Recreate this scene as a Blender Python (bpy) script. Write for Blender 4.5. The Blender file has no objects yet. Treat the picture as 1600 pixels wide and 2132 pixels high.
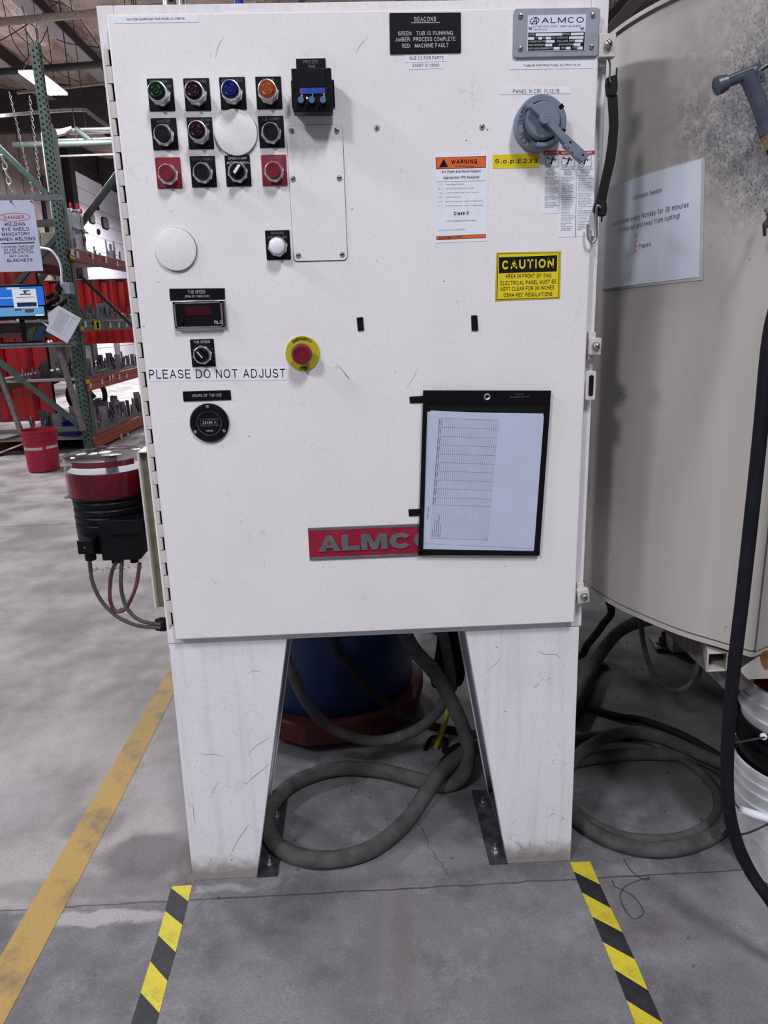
import bpy, math, random
from mathutils import Vector, Matrix
random.seed(7)
SC = bpy.context.scene
COL = SC.collection
# ---------------------------------------------------------------- camera (solved from the photograph, metres)
FPX = 1525.0
CAM = Vector((-0.026, -1.4707, 1.3001))
YAW, PITCH, ROLL = 0.03351, 0.26109, -0.02922
_f = Vector((math.sin(YAW)*math.cos(PITCH), math.cos(YAW)*math.cos(PITCH), -math.sin(PITCH)))
_r = Vector((math.cos(YAW), -math.sin(YAW), 0))
_u = _r.cross(_f)
_R = math.cos(ROLL)*_r + math.sin(ROLL)*_u
_U = -math.sin(ROLL)*_r + math.cos(ROLL)*_u
cd = bpy.data.cameras.new('camera'); cam = bpy.data.objects.new('camera', cd); COL.objects.link(cam)
cam.matrix_world = Matrix(((_R.x, _U.x, -_f.x, CAM.x), (_R.y, _U.y, -_f.y, CAM.y), (_R.z, _U.z, -_f.z, CAM.z), (0, 0, 0, 1)))
cd.sensor_fit = 'HORIZONTAL'; cd.sensor_width = 36.0; cd.lens = FPX/1600*36.0
cd.clip_start = 0.05; cd.clip_end = 200
SC.camera = cam
# ---------------------------------------------------------------- world, lights, exposure
w = bpy.data.worlds.new('world'); SC.world = w; w.use_nodes = True
w.node_tree.nodes['Background'].inputs[0].default_value = (0.93, 0.94, 1.0, 1)
w.node_tree.nodes['Background'].inputs[1].default_value = 0.15
SC.view_settings.view_transform = 'Standard'; SC.view_settings.look = 'None'
SC.view_settings.gamma = 1.0; SC.view_settings.exposure = -0.14
SC.view_settings.use_curve_mapping = False
def area(name, loc, power, sx=0.6, sy=1.25, col=(0.97, 0.975, 1.0)):
    l = bpy.data.lights.new(name, 'AREA'); l.shape = 'RECTANGLE'; l.size = sx; l.size_y = sy
    l.energy = power; l.color = col
    o = bpy.data.objects.new(name, l); o.location = loc; COL.objects.link(o); return o
area('high_bay_and_fill', (1.0, -3.4, 5.2), 215)
area('high_bay_and_fill', (-3.3, -5.1, 5.2), 350)
area('high_bay_and_fill', (-4.8, -1.8, 5.2), 150)
area('high_bay_and_fill', (-5.0, 5.2, 5.2), 420)
area('high_bay_and_fill', (-5.03, 12.4, 5.12), 650)
area('high_bay_and_fill', (-5.0, 19.0, 5.2), 650)  # added fill, raises the light bounced off the far floor
area('high_bay_and_fill', (-6.0, 25.5, 5.2), 900)  # added fill to brighten the left wall and roll-up door
area('high_bay_and_fill', (0.9, 8.5, 5.2), 70)
area('high_bay_and_fill', (6.5, 10.0, 5.2), 120)
area('high_bay_and_fill', (1.0, 18.0, 5.2), 300)  # added fill over the background, more bounce from the floor
def add_ceiling_fill(loc, power):                      # point lights added only to brighten the ceiling
    l = bpy.data.lights.new('ceiling_fill', 'POINT'); l.energy = power; l.shadow_soft_size = .25; l.color = (1, .97, .96)
    o = bpy.data.objects.new('ceiling_fill', l); o.location = loc; COL.objects.link(o)
for loc in ((-3.0, 8.5, 5.5), (-7.2, 15.5, 5.5), (-3.0, 17.0, 5.5), (-6.0, 25.5, 5.4), (3.0, 9.0, 5.5), (2.0, 18, 5.5)): add_ceiling_fill(loc, 120)
# ---------------------------------------------------------------- geometry helpers
def ray(u, v):
    return _R*((u-800)/FPX) - _U*((v-1066)/FPX) + _f
def on_z(u, v, z): d = ray(u, v); return CAM + d*((z-CAM.z)/d.z)
def on_y(u, v, y): d = ray(u, v); return CAM + d*((y-CAM.y)/d.y)
def on_x(u, v, x): d = ray(u, v); return CAM + d*((x-CAM.x)/d.x)
def DR(u, v, h=0.0):                       # a point of the cabinet door plane, h proud of it
    p = on_y(u, v, 0); return Vector((p.x, -h, p.z))
def V(*a): return Vector(a)

WL = {}
def link(o, loc, parent=None):
    loc = Vector(loc); WL[o.name] = loc
    if parent is not None:
        o.parent = parent; o.location = loc - WL[parent.name]
    else: o.location = loc
    COL.objects.link(o)
def tag(o, label=None, cat=None, group=None, kind=None):
    if label: o['label'] = label
    if cat: o['category'] = cat
    if group: o['group'] = group
    if kind: o['kind'] = kind
    return o
def empty(name, loc, label=None, cat=None, group=None, kind=None, parent=None):
    o = bpy.data.objects.new(name, None); o.empty_display_size = 0.05
    link(o, loc, parent); return tag(o, label, cat, group, kind)

# ---- a small stroke font: glyph = (width, strokes) inside a unit box; strokes get their weight when built
def _E(cx, cy, rx, ry, a0, a1):
    n = max(3, int(abs(a1-a0)/22)+1)
    return [(cx+rx*math.cos(math.radians(a0+(a1-a0)*i/n)), cy+ry*math.sin(math.radians(a0+(a1-a0)*i/n))) for i in range(n+1)]
_X = .72
def _bowl(a0=0, a1=360, cx=.5, rx=.5): return _E(cx, _X/2, rx, _X/2, a0, a1)
GL = {
 'A': (.70, [[(0, 0), (.5, 1)], [(.5, 1), (1, 0)], [(.2, .34), (.8, .34)]]),
 'B': (.60, [[(0, 0), (0, 1), (.55, 1)]+_E(.58, .76, .34, .24, 90, -90)+[(0, .52)], [(.55, .52)]+_E(.6, .26, .4, .26, 90, -90)+[(0, 0)]]),
 'C': (.68, [_E(.5, .5, .5, .5, 42, 318)]), 'D': (.66, [[(0, 0), (0, 1), (.42, 1)]+_E(.45, .5, .55, .5, 90, -90)+[(-.02, 0)]]),
 'E': (.56, [[(1, 1), (0, 1), (0, 0), (1, 0)], [(0, .52), (.9, .52)]]), 'F': (.52, [[(1, 1), (0, 1), (0, 0)], [(0, .5), (.85, .5)]]),
 'G': (.72, [_E(.5, .5, .5, .5, 42, 325), [(1, 0), (1, .46), (.56, .46)]]), 'H': (.64, [[(0, 0), (0, 1)], [(1, 0), (1, 1)], [(0, .52), (1, .52)]]),
 'I': (.02, [[(.5, 0), (.5, 1)]]), 'J': (.48, [[(1, 1), (1, .3)]+_E(.5, .28, .5, .28, 0, -180)]), 'K': (.64, [[(0, 0), (0, 1)], [(1, 1), (0, .33)], [(.34, .56), (1, 0)]]),
 'L': (.50, [[(0, 1), (0, 0), (1, 0)]]), 'M': (.80, [[(0, 0), (0, 1)], [(0, 1), (.5, .05)], [(.5, .05), (1, 1)], [(1, 1), (1, 0)]]),
 'N': (.64, [[(0, 0), (0, 1)], [(0, 1), (1, 0)], [(1, 0), (1, 1)]]), 'O': (.76, [_E(.5, .5, .5, .5, 0, 360)]),
 'P': (.58, [[(0, 0), (0, 1), (.6, 1)]+_E(.62, .73, .38, .27, 90, -90)+[(0, .46)]]), 'Q': (.76, [_E(.5, .5, .5, .5, 0, 360), [(.6, .25), (1, -.05)]]),
 'R': (.62, [[(0, 0), (0, 1), (.6, 1)]+_E(.62, .75, .36, .25, 90, -90)+[(0, .5)], [(.6, .5), (.92, .35), (1, 0)]]),
 'S': (.60, [_E(.5, .75, .46, .25, 15, 240)+_E(.5, .26, .5, .26, 55, -165)]), 'T': (.60, [[(0, 1), (1, 1)], [(.5, 1), (.5, 0)]]),
 'U': (.64, [[(0, 1), (0, .36)]+_E(.5, .34, .5, .34, 180, 360)+[(1, 1)]]), 'V': (.66, [[(0, 1), (.5, 0)], [(.5, 0), (1, 1)]]),
 'W': (.98, [[(0, 1), (.25, 0)], [(.25, 0), (.5, 1)], [(.5, 1), (.75, 0)], [(.75, 0), (1, 1)]]), 'X': (.66, [[(0, 0), (1, 1)], [(0, 1), (1, 0)]]),
 'Y': (.66, [[(0, 1), (.5, .42)], [(1, 1), (.5, .42)], [(.5, .46), (.5, 0)]]), 'Z': (.60, [[(0, 1), (1, 1)], [(1, 1), (0, 0)], [(0, 0), (1, 0)]]),
 '0': (.54, [_E(.5, .5, .5, .5, 0, 360)]), '1': (.30, [[(.0, .74), (.75, 1), (.75, 0)]]), '2': (.54, [_E(.5, .72, .48, .28, 165, -35)+[(0, 0), (1, 0)]]),
 '3': (.54, [_E(.5, .75, .44, .25, 155, -90), _E(.5, .25, .5, .27, 90, -160)]), '4': (.56, [[(1, .25), (0, .25), (.72, 1), (.72, 0)]]),
 '5': (.54, [[(.9, 1), (.12, 1), (.04, .5)]+_E(.48, .31, .52, .32, 130, -155)]), '6': (.54, [_E(.5, .3, .5, .3, 0, 360), _E(.6, .5, .6, .5, 70, 190)]),
 '7': (.52, [[(0, 1), (1, 1), (.35, 0)]]), '8': (.54, [_E(.5, .76, .42, .24, 0, 360), _E(.5, .26, .5, .27, 0, 360)]), '9': (.54, [_E(.5, .7, .5, .3, 0, 360), _E(.4, .5, .6, .5, 10, -110)]),
 'a': (.50, [_E(.5, .5, .45, .22, 160, 0)+[(.95, 0)], _E(.48, .21, .48, .21, 70, 290)+[(.95, .2)], [(.95, .42), (.5, .42)]]),
 'b': (.52, [[(0, 0), (0, 1)], _bowl()]), 'c': (.48, [_bowl(45, 315)]), 'd': (.52, [[(1, 0), (1, 1)], _bowl()]), 'e': (.52, [[(0, .37), (1, .37)]+_bowl(5, 320)]),
 'f': (.28, [[(.4, 0), (.4, .8)]+_E(.9, .8, .5, .2, 180, 90), [(0, .7), (.9, .7)]]), 'g': (.52, [_bowl(), [(1, .72), (1, .0)]+_E(.5, 0, .5, .27, 0, -150)]),
 'h': (.50, [[(0, 0), (0, 1)], _E(.5, .44, .5, .28, 180, 0)+[(1, 0)]]), 'i': (.02, [[(.5, 0), (.5, .72)], [(.5, .9), (.5, 1)]]), 'j': (.2, [[(1, .72), (1, -.05)]+_E(.3, -.05, .7, .2, 0, -90), [(1, .9), (1, 1)]]),
 'k': (.48, [[(0, 0), (0, 1)], [(.9, .72), (0, .25)], [(.35, .45), (1, 0)]]), 'l': (.02, [[(.5, 0), (.5, 1)]]),
 'm': (.82, [[(0, 0), (0, .72)], _E(.25, .46, .25, .26, 180, 0)+[(.5, 0)], _E(.75, .46, .25, .26, 180, 0)+[(1, 0)]]), 'n': (.50, [[(0, 0), (0, .72)], _E(.5, .44, .5, .28, 180, 0)+[(1, 0)]]),
 'o': (.54, [_bowl()]), 'p': (.52, [[(0, -.26), (0, .72)], _bowl()]), 'q': (.52, [[(1, -.26), (1, .72)], _bowl()]), 'r': (.28, [[(0, 0), (0, .72)], _E(1, .36, 1, .36, 180, 95)]),
 's': (.46, [_E(.5, .54, .46, .18, 15, 240)+_E(.5, .18, .5, .18, 55, -165)]), 't': (.26, [[(.4, .95), (.4, .15)]+_E(.85, .15, .45, .15, 180, 270), [(0, .7), (1, .7)]]),
 'u': (.50, [[(0, .72), (0, .28)]+_E(.5, .28, .5, .28, 180, 360)+[(1, .72)], [(1, .3), (1, 0)]]), 'v': (.50, [[(0, .72), (.5, 0)], [(.5, 0), (1, .72)]]),
 'w': (.76, [[(0, .72), (.25, 0)], [(.25, 0), (.5, .72)], [(.5, .72), (.75, 0)], [(.75, 0), (1, .72)]]), 'x': (.48, [[(0, 0), (1, .72)], [(0, .72), (1, 0)]]),
 'y': (.50, [[(0, .72), (.5, 0)], [(1, .72), (.35, -.26), (.0, -.26)]]), 'z': (.46, [[(0, .72), (1, .72)], [(1, .72), (0, 0)], [(0, 0), (1, 0)]]),
 '.': (.04, [[(.5, 0), (.5, .08)]]), ',': (.06, [[(.6, .08), (.5, -.14)]]), '!': (.04, [[(.5, .3), (.5, 1)], [(.5, 0), (.5, .08)]]), ':': (.04, [[(.5, 0), (.5, .08)], [(.5, .6), (.5, .68)]]),
 '-': (.26, [[(0, .4), (1, .4)]]), "'": (.04, [[(.5, .75), (.5, 1)]]), '(': (.18, [_E(1, .45, 1, .65, 120, 240)]), ')': (.18, [_E(0, .45, 1, .65, 60, -60)]), '|': (.02, [[(.5, 0), (.5, 1)]]),
 '/': (.3, [[(0, 0), (1, 1)]]), '#': (.52, [[(.2, 0), (.35, 1)], [(.65, 0), (.8, 1)], [(0, .65), (1, .65)], [(0, .35), (1, .35)]]), '&': (.6, [[(1, 0), (.25, .75)]+_E(.42, .82, .2, .18, 200, -20)+_E(.4, .24, .4, .24, 110, 330)+[(.95, .5)]]),
}
_tc = {}
def tmesh(body, bold=0.0, res=3):
    """text -> (verts, faces, width/height), x in 0..1 across its width, y 0 at the baseline and 1 at cap height"""
    k = (body, bold)
    if k in _tc: return _tc[k]
    w = .118+bold*2.7; h = w/2; gap = .21+w*.35; vs = []; fs = []; x = 0.0
    for ch in body:
        if ch == ' ': x += .52; continue
        if ch not in GL: x += .3; continue
        gw, st = GL[ch]; gw *= 1+w*.6
        for pts in st:
            P = [(x+h+p*gw, h+q*(1-w) if q >= 0 else h+q) for p, q in pts]
            Q = [P[0]]
            for p in P[1:]:
                if abs(p[0]-Q[-1][0])+abs(p[1]-Q[-1][1]) > 1e-5: Q.append(p)
            P = Q; n = len(P); closed = n > 3 and abs(P[0][0]-P[-1][0])+abs(P[0][1]-P[-1][1]) < 1e-4
            b0 = len(vs)
            for i in range(n):
                def dr(a, b): d = (b[0]-a[0], b[1]-a[1]); l = math.hypot(*d); return (d[0]/l, d[1]/l)
                d0 = dr(P[i-1], P[i]) if i else (dr(P[-2], P[-1]) if closed else None)
                d1 = dr(P[i], P[i+1]) if i < n-1 else (dr(P[0], P[1]) if closed else None)
                p = P[i]
                if d0 is None or d1 is None:
                    d = d1 or d0; e = -h if d0 is None else h       # square ends
                    if abs(d[0]) > .15 and abs(d[1]) > .15: e *= .55
                    p = (p[0]+d[0]*e, p[1]+d[1]*e); nx, ny = -d[1]*h, d[0]*h
                else:
                    n0 = (-d0[1], d0[0]); n1 = (-d1[1], d1[0]); s = (n0[0]+n1[0], n0[1]+n1[1]); l2 = max(s[0]**2+s[1]**2, .5)
                    nx, ny = s[0]*2*h/l2, s[1]*2*h/l2
                vs += [(p[0]+nx, p[1]+ny), (p[0]-nx, p[1]-ny)]
            fs += [(b0+2*i, b0+2*i+1, b0+2*i+3, b0+2*i+2) for i in range(n-1)]
        x += gw+w+gap
    if not vs: vs = [(0, 0), (1, 0)]
    vs = [(a, min(1.0, b) if b > .5 else b) for a, b in vs]
    x0 = min(v[0] for v in vs); x1 = max(v[0] for v in vs); W = max(x1-x0, 1e-6)
    r = ([((a-x0)/W, b) for a, b in vs], fs, W); _tc[k] = r; return r

class MB:
    def __init__(s): s.v = []; s.f = []; s.m = []; s.mats = []; s.M = Matrix.Identity(4); s.cur = 0
    def use(s, mat):
        if mat not in s.mats: s.mats.append(mat)
        s.cur = s.mats.index(mat); return s
    def add(s, vs, fs):
        n = len(s.v); s.v += [s.M @ Vector(p) for p in vs]
        s.f += [tuple(i+n for i in f) for f in fs]; s.m += [s.cur]*len(fs)
    def poly(s, *pts): s.add(pts, [tuple(range(len(pts)))])
    def box(s, x0, x1, y0, y1, z0, z1):
        s.add([(x0, y0, z0), (x1, y0, z0), (x1, y1, z0), (x0, y1, z0), (x0, y0, z1), (x1, y0, z1), (x1, y1, z1), (x0, y1, z1)],
              [(0, 3, 2, 1), (4, 5, 6, 7), (0, 1, 5, 4), (1, 2, 6, 5), (2, 3, 7, 6), (3, 0, 4, 7)])
    def hexa(s, b, t):                        # bottom quad, top quad
        s.add(list(b)+list(t), [(0, 3, 2, 1), (4, 5, 6, 7), (0, 1, 5, 4), (1, 2, 6, 5), (2, 3, 7, 6), (3, 0, 4, 7)])
    def slab(s, pts, d):                      # polygon extruded by vector d
        n = len(pts); d = Vector(d); p = [Vector(q) for q in pts]
        s.add(p+[q+d for q in p], [tuple(range(n)), tuple(range(2*n-1, n-1, -1))]+[(i, i+n, (i+1) % n+n, (i+1) % n) for i in range(n)])
    def lathe(s, prof, org, axis=(0, 0, 1), n=24, a0=0.0, cap=True, sweep=2*math.pi):
        ax = Vector(axis).normalized(); t = Vector((1, 0, 0)) if abs(ax.x) < .9 else Vector((0, 0, 1))
        e1 = (t-ax*t.dot(ax)).normalized(); e2 = ax.cross(e1); org = Vector(org); vs = []; fs = []
        full = abs(sweep-2*math.pi) < 1e-6; k = n if full else n+1
        for r, h in prof:
            for i in range(k):
                a = a0+sweep*i/n; vs.append(org+ax*h+e1*(r*math.cos(a))+e2*(r*math.sin(a)))
        for j in range(len(prof)-1):
            for i in range(n):
                i2 = (i+1) % k if full else i+1
                fs.append((j*k+i, j*k+i2, (j+1)*k+i2, (j+1)*k+i))
        if cap and full:
            if prof[0][0] > 1e-5: fs.append(tuple(reversed(range(k))))
            if prof[-1][0] > 1e-5: fs.append(tuple((len(prof)-1)*k+i for i in range(k)))
        s.add(vs, fs)
    def cyl(s, p0, p1, r, n=16, r1=None, a0=0.0):
        p0 = Vector(p0); p1 = Vector(p1); d = p1-p0
        s.lathe([(r, 0), (r if r1 is None else r1, d.length)], p0, d, n, a0)
    def tube(s, pts, r, n=10, sub=6, closed=False, wob=0.0):
        P = [Vector(p) for p in pts]; N = len(P); Q = []
        if sub > 1 and N > 2:
            rng = range(N if closed else N-1)
            for i in rng:
                a = P[(i-1) % N] if closed or i > 0 else P[0]*2-P[1]
                b, c = P[i], P[(i+1) % N]
                d = P[(i+2) % N] if closed or i+2 < N else P[-1]*2-P[-2]
                for k in range(sub):
                    t = k/sub
                    Q.append(0.5*((2*b)+(c-a)*t+(2*a-5*b+4*c-d)*t*t+(3*b-a-3*c+d)*t*t*t))
            if not closed: Q.append(P[-1])
        else: Q = P
        K = len(Q); vs = []; fs = []
        tan = [((Q[(i+1) % K]-Q[i-1]) if closed or 0 < i < K-1 else (Q[1]-Q[0] if i == 0 else Q[-1]-Q[-2])).normalized() for i in range(K)]
        nrm = tan[0].orthogonal().normalized()
        for i in range(K):
            nrm = (nrm-tan[i]*nrm.dot(tan[i])).normalized(); b = tan[i].cross(nrm)
            for j in range(n):
                a = 2*math.pi*j/n; vs.append(Q[i]+(nrm*math.cos(a)+b*math.sin(a))*(r*(1+wob*random.uniform(-1, 1))))
        for i in range(K if closed else K-1):
            i2 = (i+1) % K
            for j in range(n): fs.append((i*n+j, i*n+(j+1) % n, i2*n+(j+1) % n, i2*n+j))
        if not closed: fs.append(tuple(reversed(range(n)))); fs.append(tuple((K-1)*n+j for j in range(n)))
        s.add(vs, fs)
    def text(s, body, bl, br, cap, fn, bold=0.0, res=3, align=None):
        """bl, br: baseline ends in the frame fn's coordinates, cap: vector of the capital height"""
        vs, fs, asp = tmesh(body, bold, res)
        ax, ay = br[0]-bl[0], br[1]-bl[1]
        s.add([fn(bl[0]+a*ax+b*cap[0], bl[1]+a*ay+b*cap[1]) for a, b in vs], fs)
    def build(s, name, parent=None, label=None, cat=None, group=None, kind=None, smooth=True, bevel=0.0, origin=None, seg=2):
        if origin is None:
            lo = [min(p[i] for p in s.v) for i in range(3)]; hi = [max(p[i] for p in s.v) for i in range(3)]
            origin = Vector([(lo[i]+hi[i])/2 for i in range(3)])
            if parent is None: origin.z = lo[2]
        origin = Vector(origin)
        me = bpy.data.meshes.new(name); me.from_pydata([tuple(p-origin) for p in s.v], [], s.f)
        for m in s.mats: me.materials.append(m)
        me.polygons.foreach_set('material_index', s.m)
        if smooth:
            me.polygons.foreach_set('use_smooth', [True]*len(s.f))
            me.update(); me.set_sharp_from_angle(angle=math.radians(38))
        me.update()
        o = bpy.data.objects.new(name, me); link(o, origin, parent)
        if bevel:
            b = o.modifiers.new('bevel', 'BEVEL'); b.width = bevel; b.segments = seg; b.limit_method = 'ANGLE'; b.angle_limit = math.radians(40); b.harden_normals = False
        return tag(o, label, cat, group, kind)

# ---------------------------------------------------------------- materials
def L(c):
    c = c/255.0; return c/12.92 if c <= .04045 else ((c+.055)/1.055)**2.4
def rgb(r, g, b): return (L(r), L(g), L(b), 1)
class NT:
    def __init__(s, name):
        s.mat = bpy.data.materials.new(name); s.mat.use_nodes = True; s.t = s.mat.node_tree; s.t.nodes.clear()
        s.out = s.n('ShaderNodeOutputMaterial'); s.bsdf = s.n('ShaderNodeBsdfPrincipled'); s.l(s.bsdf.outputs[0], s.out.inputs[0])
        s.tc = s.n('ShaderNodeTexCoord').outputs['Object']
    def n(s, t): return s.t.nodes.new(t)
    def l(s, a, b): s.t.links.new(a, b)
    def put(s, sock, v):
        if hasattr(v, 'is_output') or isinstance(v, bpy.types.NodeSocket): s.l(v, sock)
        elif isinstance(v, (tuple, list)) and len(v) == 4 and len(sock.default_value) == 3: sock.default_value = v[:3]
        else: sock.default_value = v
    def math(s, op, a, b=None, c=None, clamp=False):
        n = s.n('ShaderNodeMath'); n.operation = op; n.use_clamp = clamp; s.put(n.inputs[0], a)
        if b is not None: s.put(n.inputs[1], b)
        if c is not None: s.put(n.inputs[2], c)
        return n.outputs[0]
    def mapr(s, v, a, b, c=0.0, d=1.0, smooth=True):
        n = s.n('ShaderNodeMapRange'); n.interpolation_type = 'SMOOTHSTEP' if smooth else 'LINEAR'
        for i, x in enumerate((v, a, b, c, d)): s.put(n.inputs[i], x)
        return n.outputs[0]
    def mix(s, f, a, b, mode='MIX'):
        n = s.n('ShaderNodeMix'); n.data_type = 'RGBA'; n.blend_type = mode
        s.put(n.inputs[0], f); s.put(n.inputs[6], a); s.put(n.inputs[7], b); return n.outputs[2]
    def noise(s, scale, detail=3, rough=.55, vec=None, dist=0.0, col=False):
        n = s.n('ShaderNodeTexNoise'); n.inputs['Scale'].default_value = scale; n.inputs['Detail'].default_value = detail
        n.inputs['Roughness'].default_value = rough; n.inputs['Distortion'].default_value = dist
        s.l(vec if vec is not None else s.tc, n.inputs['Vector']); return n.outputs['Color' if col else 'Fac']
    def voro(s, scale, feat='F1', vec=None, rand=1.0):
        n = s.n('ShaderNodeTexVoronoi'); n.feature = feat; n.inputs['Scale'].default_value = scale; n.inputs['Randomness'].default_value = rand
        s.l(vec if vec is not None else s.tc, n.inputs['Vector']); return n.outputs['Distance']
    def scale(s, x, y, z, vec=None, off=(0, 0, 0), rot=(0, 0, 0)):
        n = s.n('ShaderNodeMapping'); n.inputs['Scale'].default_value = (x, y, z); n.inputs['Location'].default_value = off
        n.inputs['Rotation'].default_value = rot
        s.l(vec if vec is not None else s.tc, n.inputs['Vector']); return n.outputs[0]
    def sep(s, vec=None):
        n = s.n('ShaderNodeSeparateXYZ'); s.l(vec if vec is not None else s.tc, n.inputs[0]); return n.outputs
    def warp(s, scale, amt):
        n = s.n('ShaderNodeVectorMath'); n.operation = 'MULTIPLY_ADD'
        s.l(s.noise(scale, 3, col=True), n.inputs[0]); n.inputs[1].default_value = (amt,)*3
        m = s.n('ShaderNodeVectorMath'); m.operation = 'SUBTRACT'; s.l(s.tc, m.inputs[0]); m.inputs[1].default_value = (amt/2,)*3
        s.l(m.outputs[0], n.inputs[2]); return n.outputs[0]
    def bump(s, h, strength=.3, dist=.002):
        n = s.n('ShaderNodeBump'); n.inputs['Strength'].default_value = strength; n.inputs['Distance'].default_value = dist
        s.l(h, n.inputs['Height']); s.l(n.outputs[0], s.bsdf.inputs['Normal'])
    def fin(s, col, rough=.5, metal=0.0, **k):
        s.put(s.bsdf.inputs['Base Color'], col); s.put(s.bsdf.inputs['Roughness'], rough); s.put(s.bsdf.inputs['Metallic'], metal)
        for a, b in k.items(): s.put(s.bsdf.inputs[a.replace('_', ' ')], b)
        return s.mat
def plain(name, c, rough=.5, metal=0.0, mott=.12, sc=30, bump=0.0, **k):
    if not metal and max(c[:3]) < .035: k.setdefault('Specular_IOR_Level', .18)
    t = NT(name); d = tuple(x*(1-mott*2.2) for x in c[:3])+(1,); e = tuple(min(1, x*(1+mott)) for x in c[:3])+(1,)
    f = t.noise(sc, 4)
    if bump: t.bump(t.noise(sc*3, 3), bump, .001)
    return t.fin(t.mix(t.mapr(f, .3, .7), d, e), rough, metal, **k)
def painted(name, c, dirt, specks=1.0, streak=0.0, grime_z=None, rough=.42, mott=.05, scr=.45, low=0.0, fine=.12):
    t = NT(name)
    a = t.mix(t.mapr(t.noise(5, 4), .35, .7), c, tuple(x*(1-mott) for x in c[:3])+(1,))
    a = t.mix(t.math('MULTIPLY', t.mapr(t.noise(160, 3), .48, .78), fine), a, dirt)
    if streak:
        a = t.mix(t.math('MULTIPLY', t.mapr(t.noise(6, 4, vec=t.scale(8, 8, .5)), .45, .8), streak), a, dirt)
    if specks:
        v = t.voro(34); a = t.mix(t.math('MULTIPLY', t.mapr(v, .035, .06, .75*specks, 0), t.mapr(t.noise(9, 2), .5, .62)), a, rgb(70, 66, 66))
    if scr:
        ed = t.voro(5.5, 'DISTANCE_TO_EDGE', t.warp(9, .25))
        a = t.mix(t.math('MULTIPLY', t.mapr(ed, .001, .004, .6*scr, 0), t.mapr(t.noise(11, 3), .58, .63)), a, rgb(105, 100, 100))
    if low:
        z = t.sep()[2]
        zz = t.math('ADD', z, t.math('MULTIPLY', t.noise(40, 4), -.05))
        a = t.mix(t.mapr(zz, -.01, low, .75, 0), a, rgb(105, 90, 78))
    t.bump(t.noise(220, 2), .05, .001)
    return t.fin(a, rough)
M = {}
M['door'] = painted('cabinet_paint', rgb(233, 229, 235), rgb(172, 168, 173), specks=1.3, fine=.2)
M['body'] = painted('cabinet_frame_paint', rgb(226, 223, 229), rgb(140, 135, 128), streak=.2, scr=0)
M['leg'] = painted('leg_paint', rgb(231, 229, 238), rgb(146, 142, 148), specks=1.3, streak=.2, low=.05, scr=1.1, fine=.22)
M['hinge'] = painted('hinge_paint', rgb(205, 200, 198), rgb(150, 140, 130), streak=.3)
M['black'] = plain('black_plastic', rgb(16, 16, 21), .38)
M['blackplate'] = plain('engraving_black', rgb(9, 10, 18), .45)
M['matblack'] = plain('matt_black', rgb(18, 18, 20), .75)
M['redplate'] = plain('red_plate', rgb(128, 8, 42), .5)
M['redbtn'] = plain('red_button_plastic', rgb(112, 14, 36), .45, Specular_IOR_Level=.3)
M['chrome'] = plain('chrome', (.9, .9, .92, 1), .3, 1.0, mott=.05, sc=60)
M['steel'] = plain('steel', (.42, .42, .44, 1), .38, 1.0, mott=.2)
M['darksteel'] = plain('dark_steel', (.10, .10, .11, 1), .45, .7, mott=.25)
M['zinc'] = plain('zinc', (.55, .55, .55, 1), .45, .8, mott=.2)
M['white'] = plain('white_vinyl', rgb(232, 233, 246), .35, mott=.02)
M['paper'] = plain('paper', rgb(214, 218, 236), .6, mott=.02, sc=8)
M['ink'] = plain('black_ink', rgb(22, 22, 28), .5)
M['greyink'] = plain('grey_ink', rgb(110, 112, 125), .6)
M['engrave'] = plain('engraved_letters', rgb(205, 208, 215), .5)
M['dimengrave'] = plain('dim_engraved_letters', rgb(120, 122, 130), .5)
M['grey'] = plain('grey_blue_plastic', rgb(112, 122, 142), .42, mott=.04)
M['plategrey'] = plain('grey_plate', rgb(146, 150, 166), .4, mott=.05)
M['yellow'] = plain('yellow_vinyl', rgb(226, 204, 36), .4, mott=.03)
M['estop_yellow'] = plain('yellow_ring', rgb(186, 172, 30), .4, mott=.03)
M['orange'] = plain('orange_vinyl', rgb(222, 100, 42), .4, mott=.03)
M['dangerred'] = plain('danger_red', rgb(196, 30, 58), .4, mott=.03)
M['velcro'] = plain('velcro', rgb(20, 20, 22), .95, bump=.5, sc=80)
M['brown'] = plain('brown_channel', rgb(120, 112, 92), .6)
M['almco'] = plain('crimson_enamel', rgb(146, 14, 50), .45, mott=.06)
M['castgrey'] = plain('cast_grey', rgb(100, 102, 108), .5, .1, mott=.1)
M['blue'] = plain('timer_blue', rgb(20, 66, 170), .4)
M['knobblue'] = plain('blue_knob', rgb(70, 100, 150), .4)
M['rubber'] = plain('black_rubber', rgb(28, 27, 28), .6, mott=.1)
M['hoseblack'] = plain('black_hose_rubber', rgb(24, 25, 32), .6, mott=.12)
M['dusthose'] = plain('dusty_hose_rubber', rgb(76, 75, 76), .9, mott=.16, sc=25, bump=.3)
M['darkhose'] = plain('dark_hose_rubber', rgb(34, 34, 36), .85, mott=.16, sc=25)
M['brass'] = plain('brass', (.62, .5, .3, 1), .3, 1.0)
M['yellowcable'] = plain('yellow_cable', rgb(150, 140, 40), .6)
def lens(name, c, e=0.0):
    t = NT(name); t.bump(t.voro(420), .25, .0006); return t.fin(c, .34, Coat_Weight=.05, Coat_Roughness=.2, Specular_IOR_Level=.14)
M['lens_green'] = lens('green_lens', rgb(2, 36, 22)); M['lens_red'] = lens('dark_red_lens', rgb(34, 4, 18))
M['lens_blue'] = lens('blue_lens', rgb(8, 20, 96))
t = NT('amber_lens'); M['lens_amber'] = t.fin(rgb(112, 42, 12), .3, Emission_Color=rgb(255, 110, 20), Emission_Strength=.1, Coat_Weight=.15)
t = NT('display_red'); M['display'] = t.fin(rgb(60, 8, 22), .2)
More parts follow.
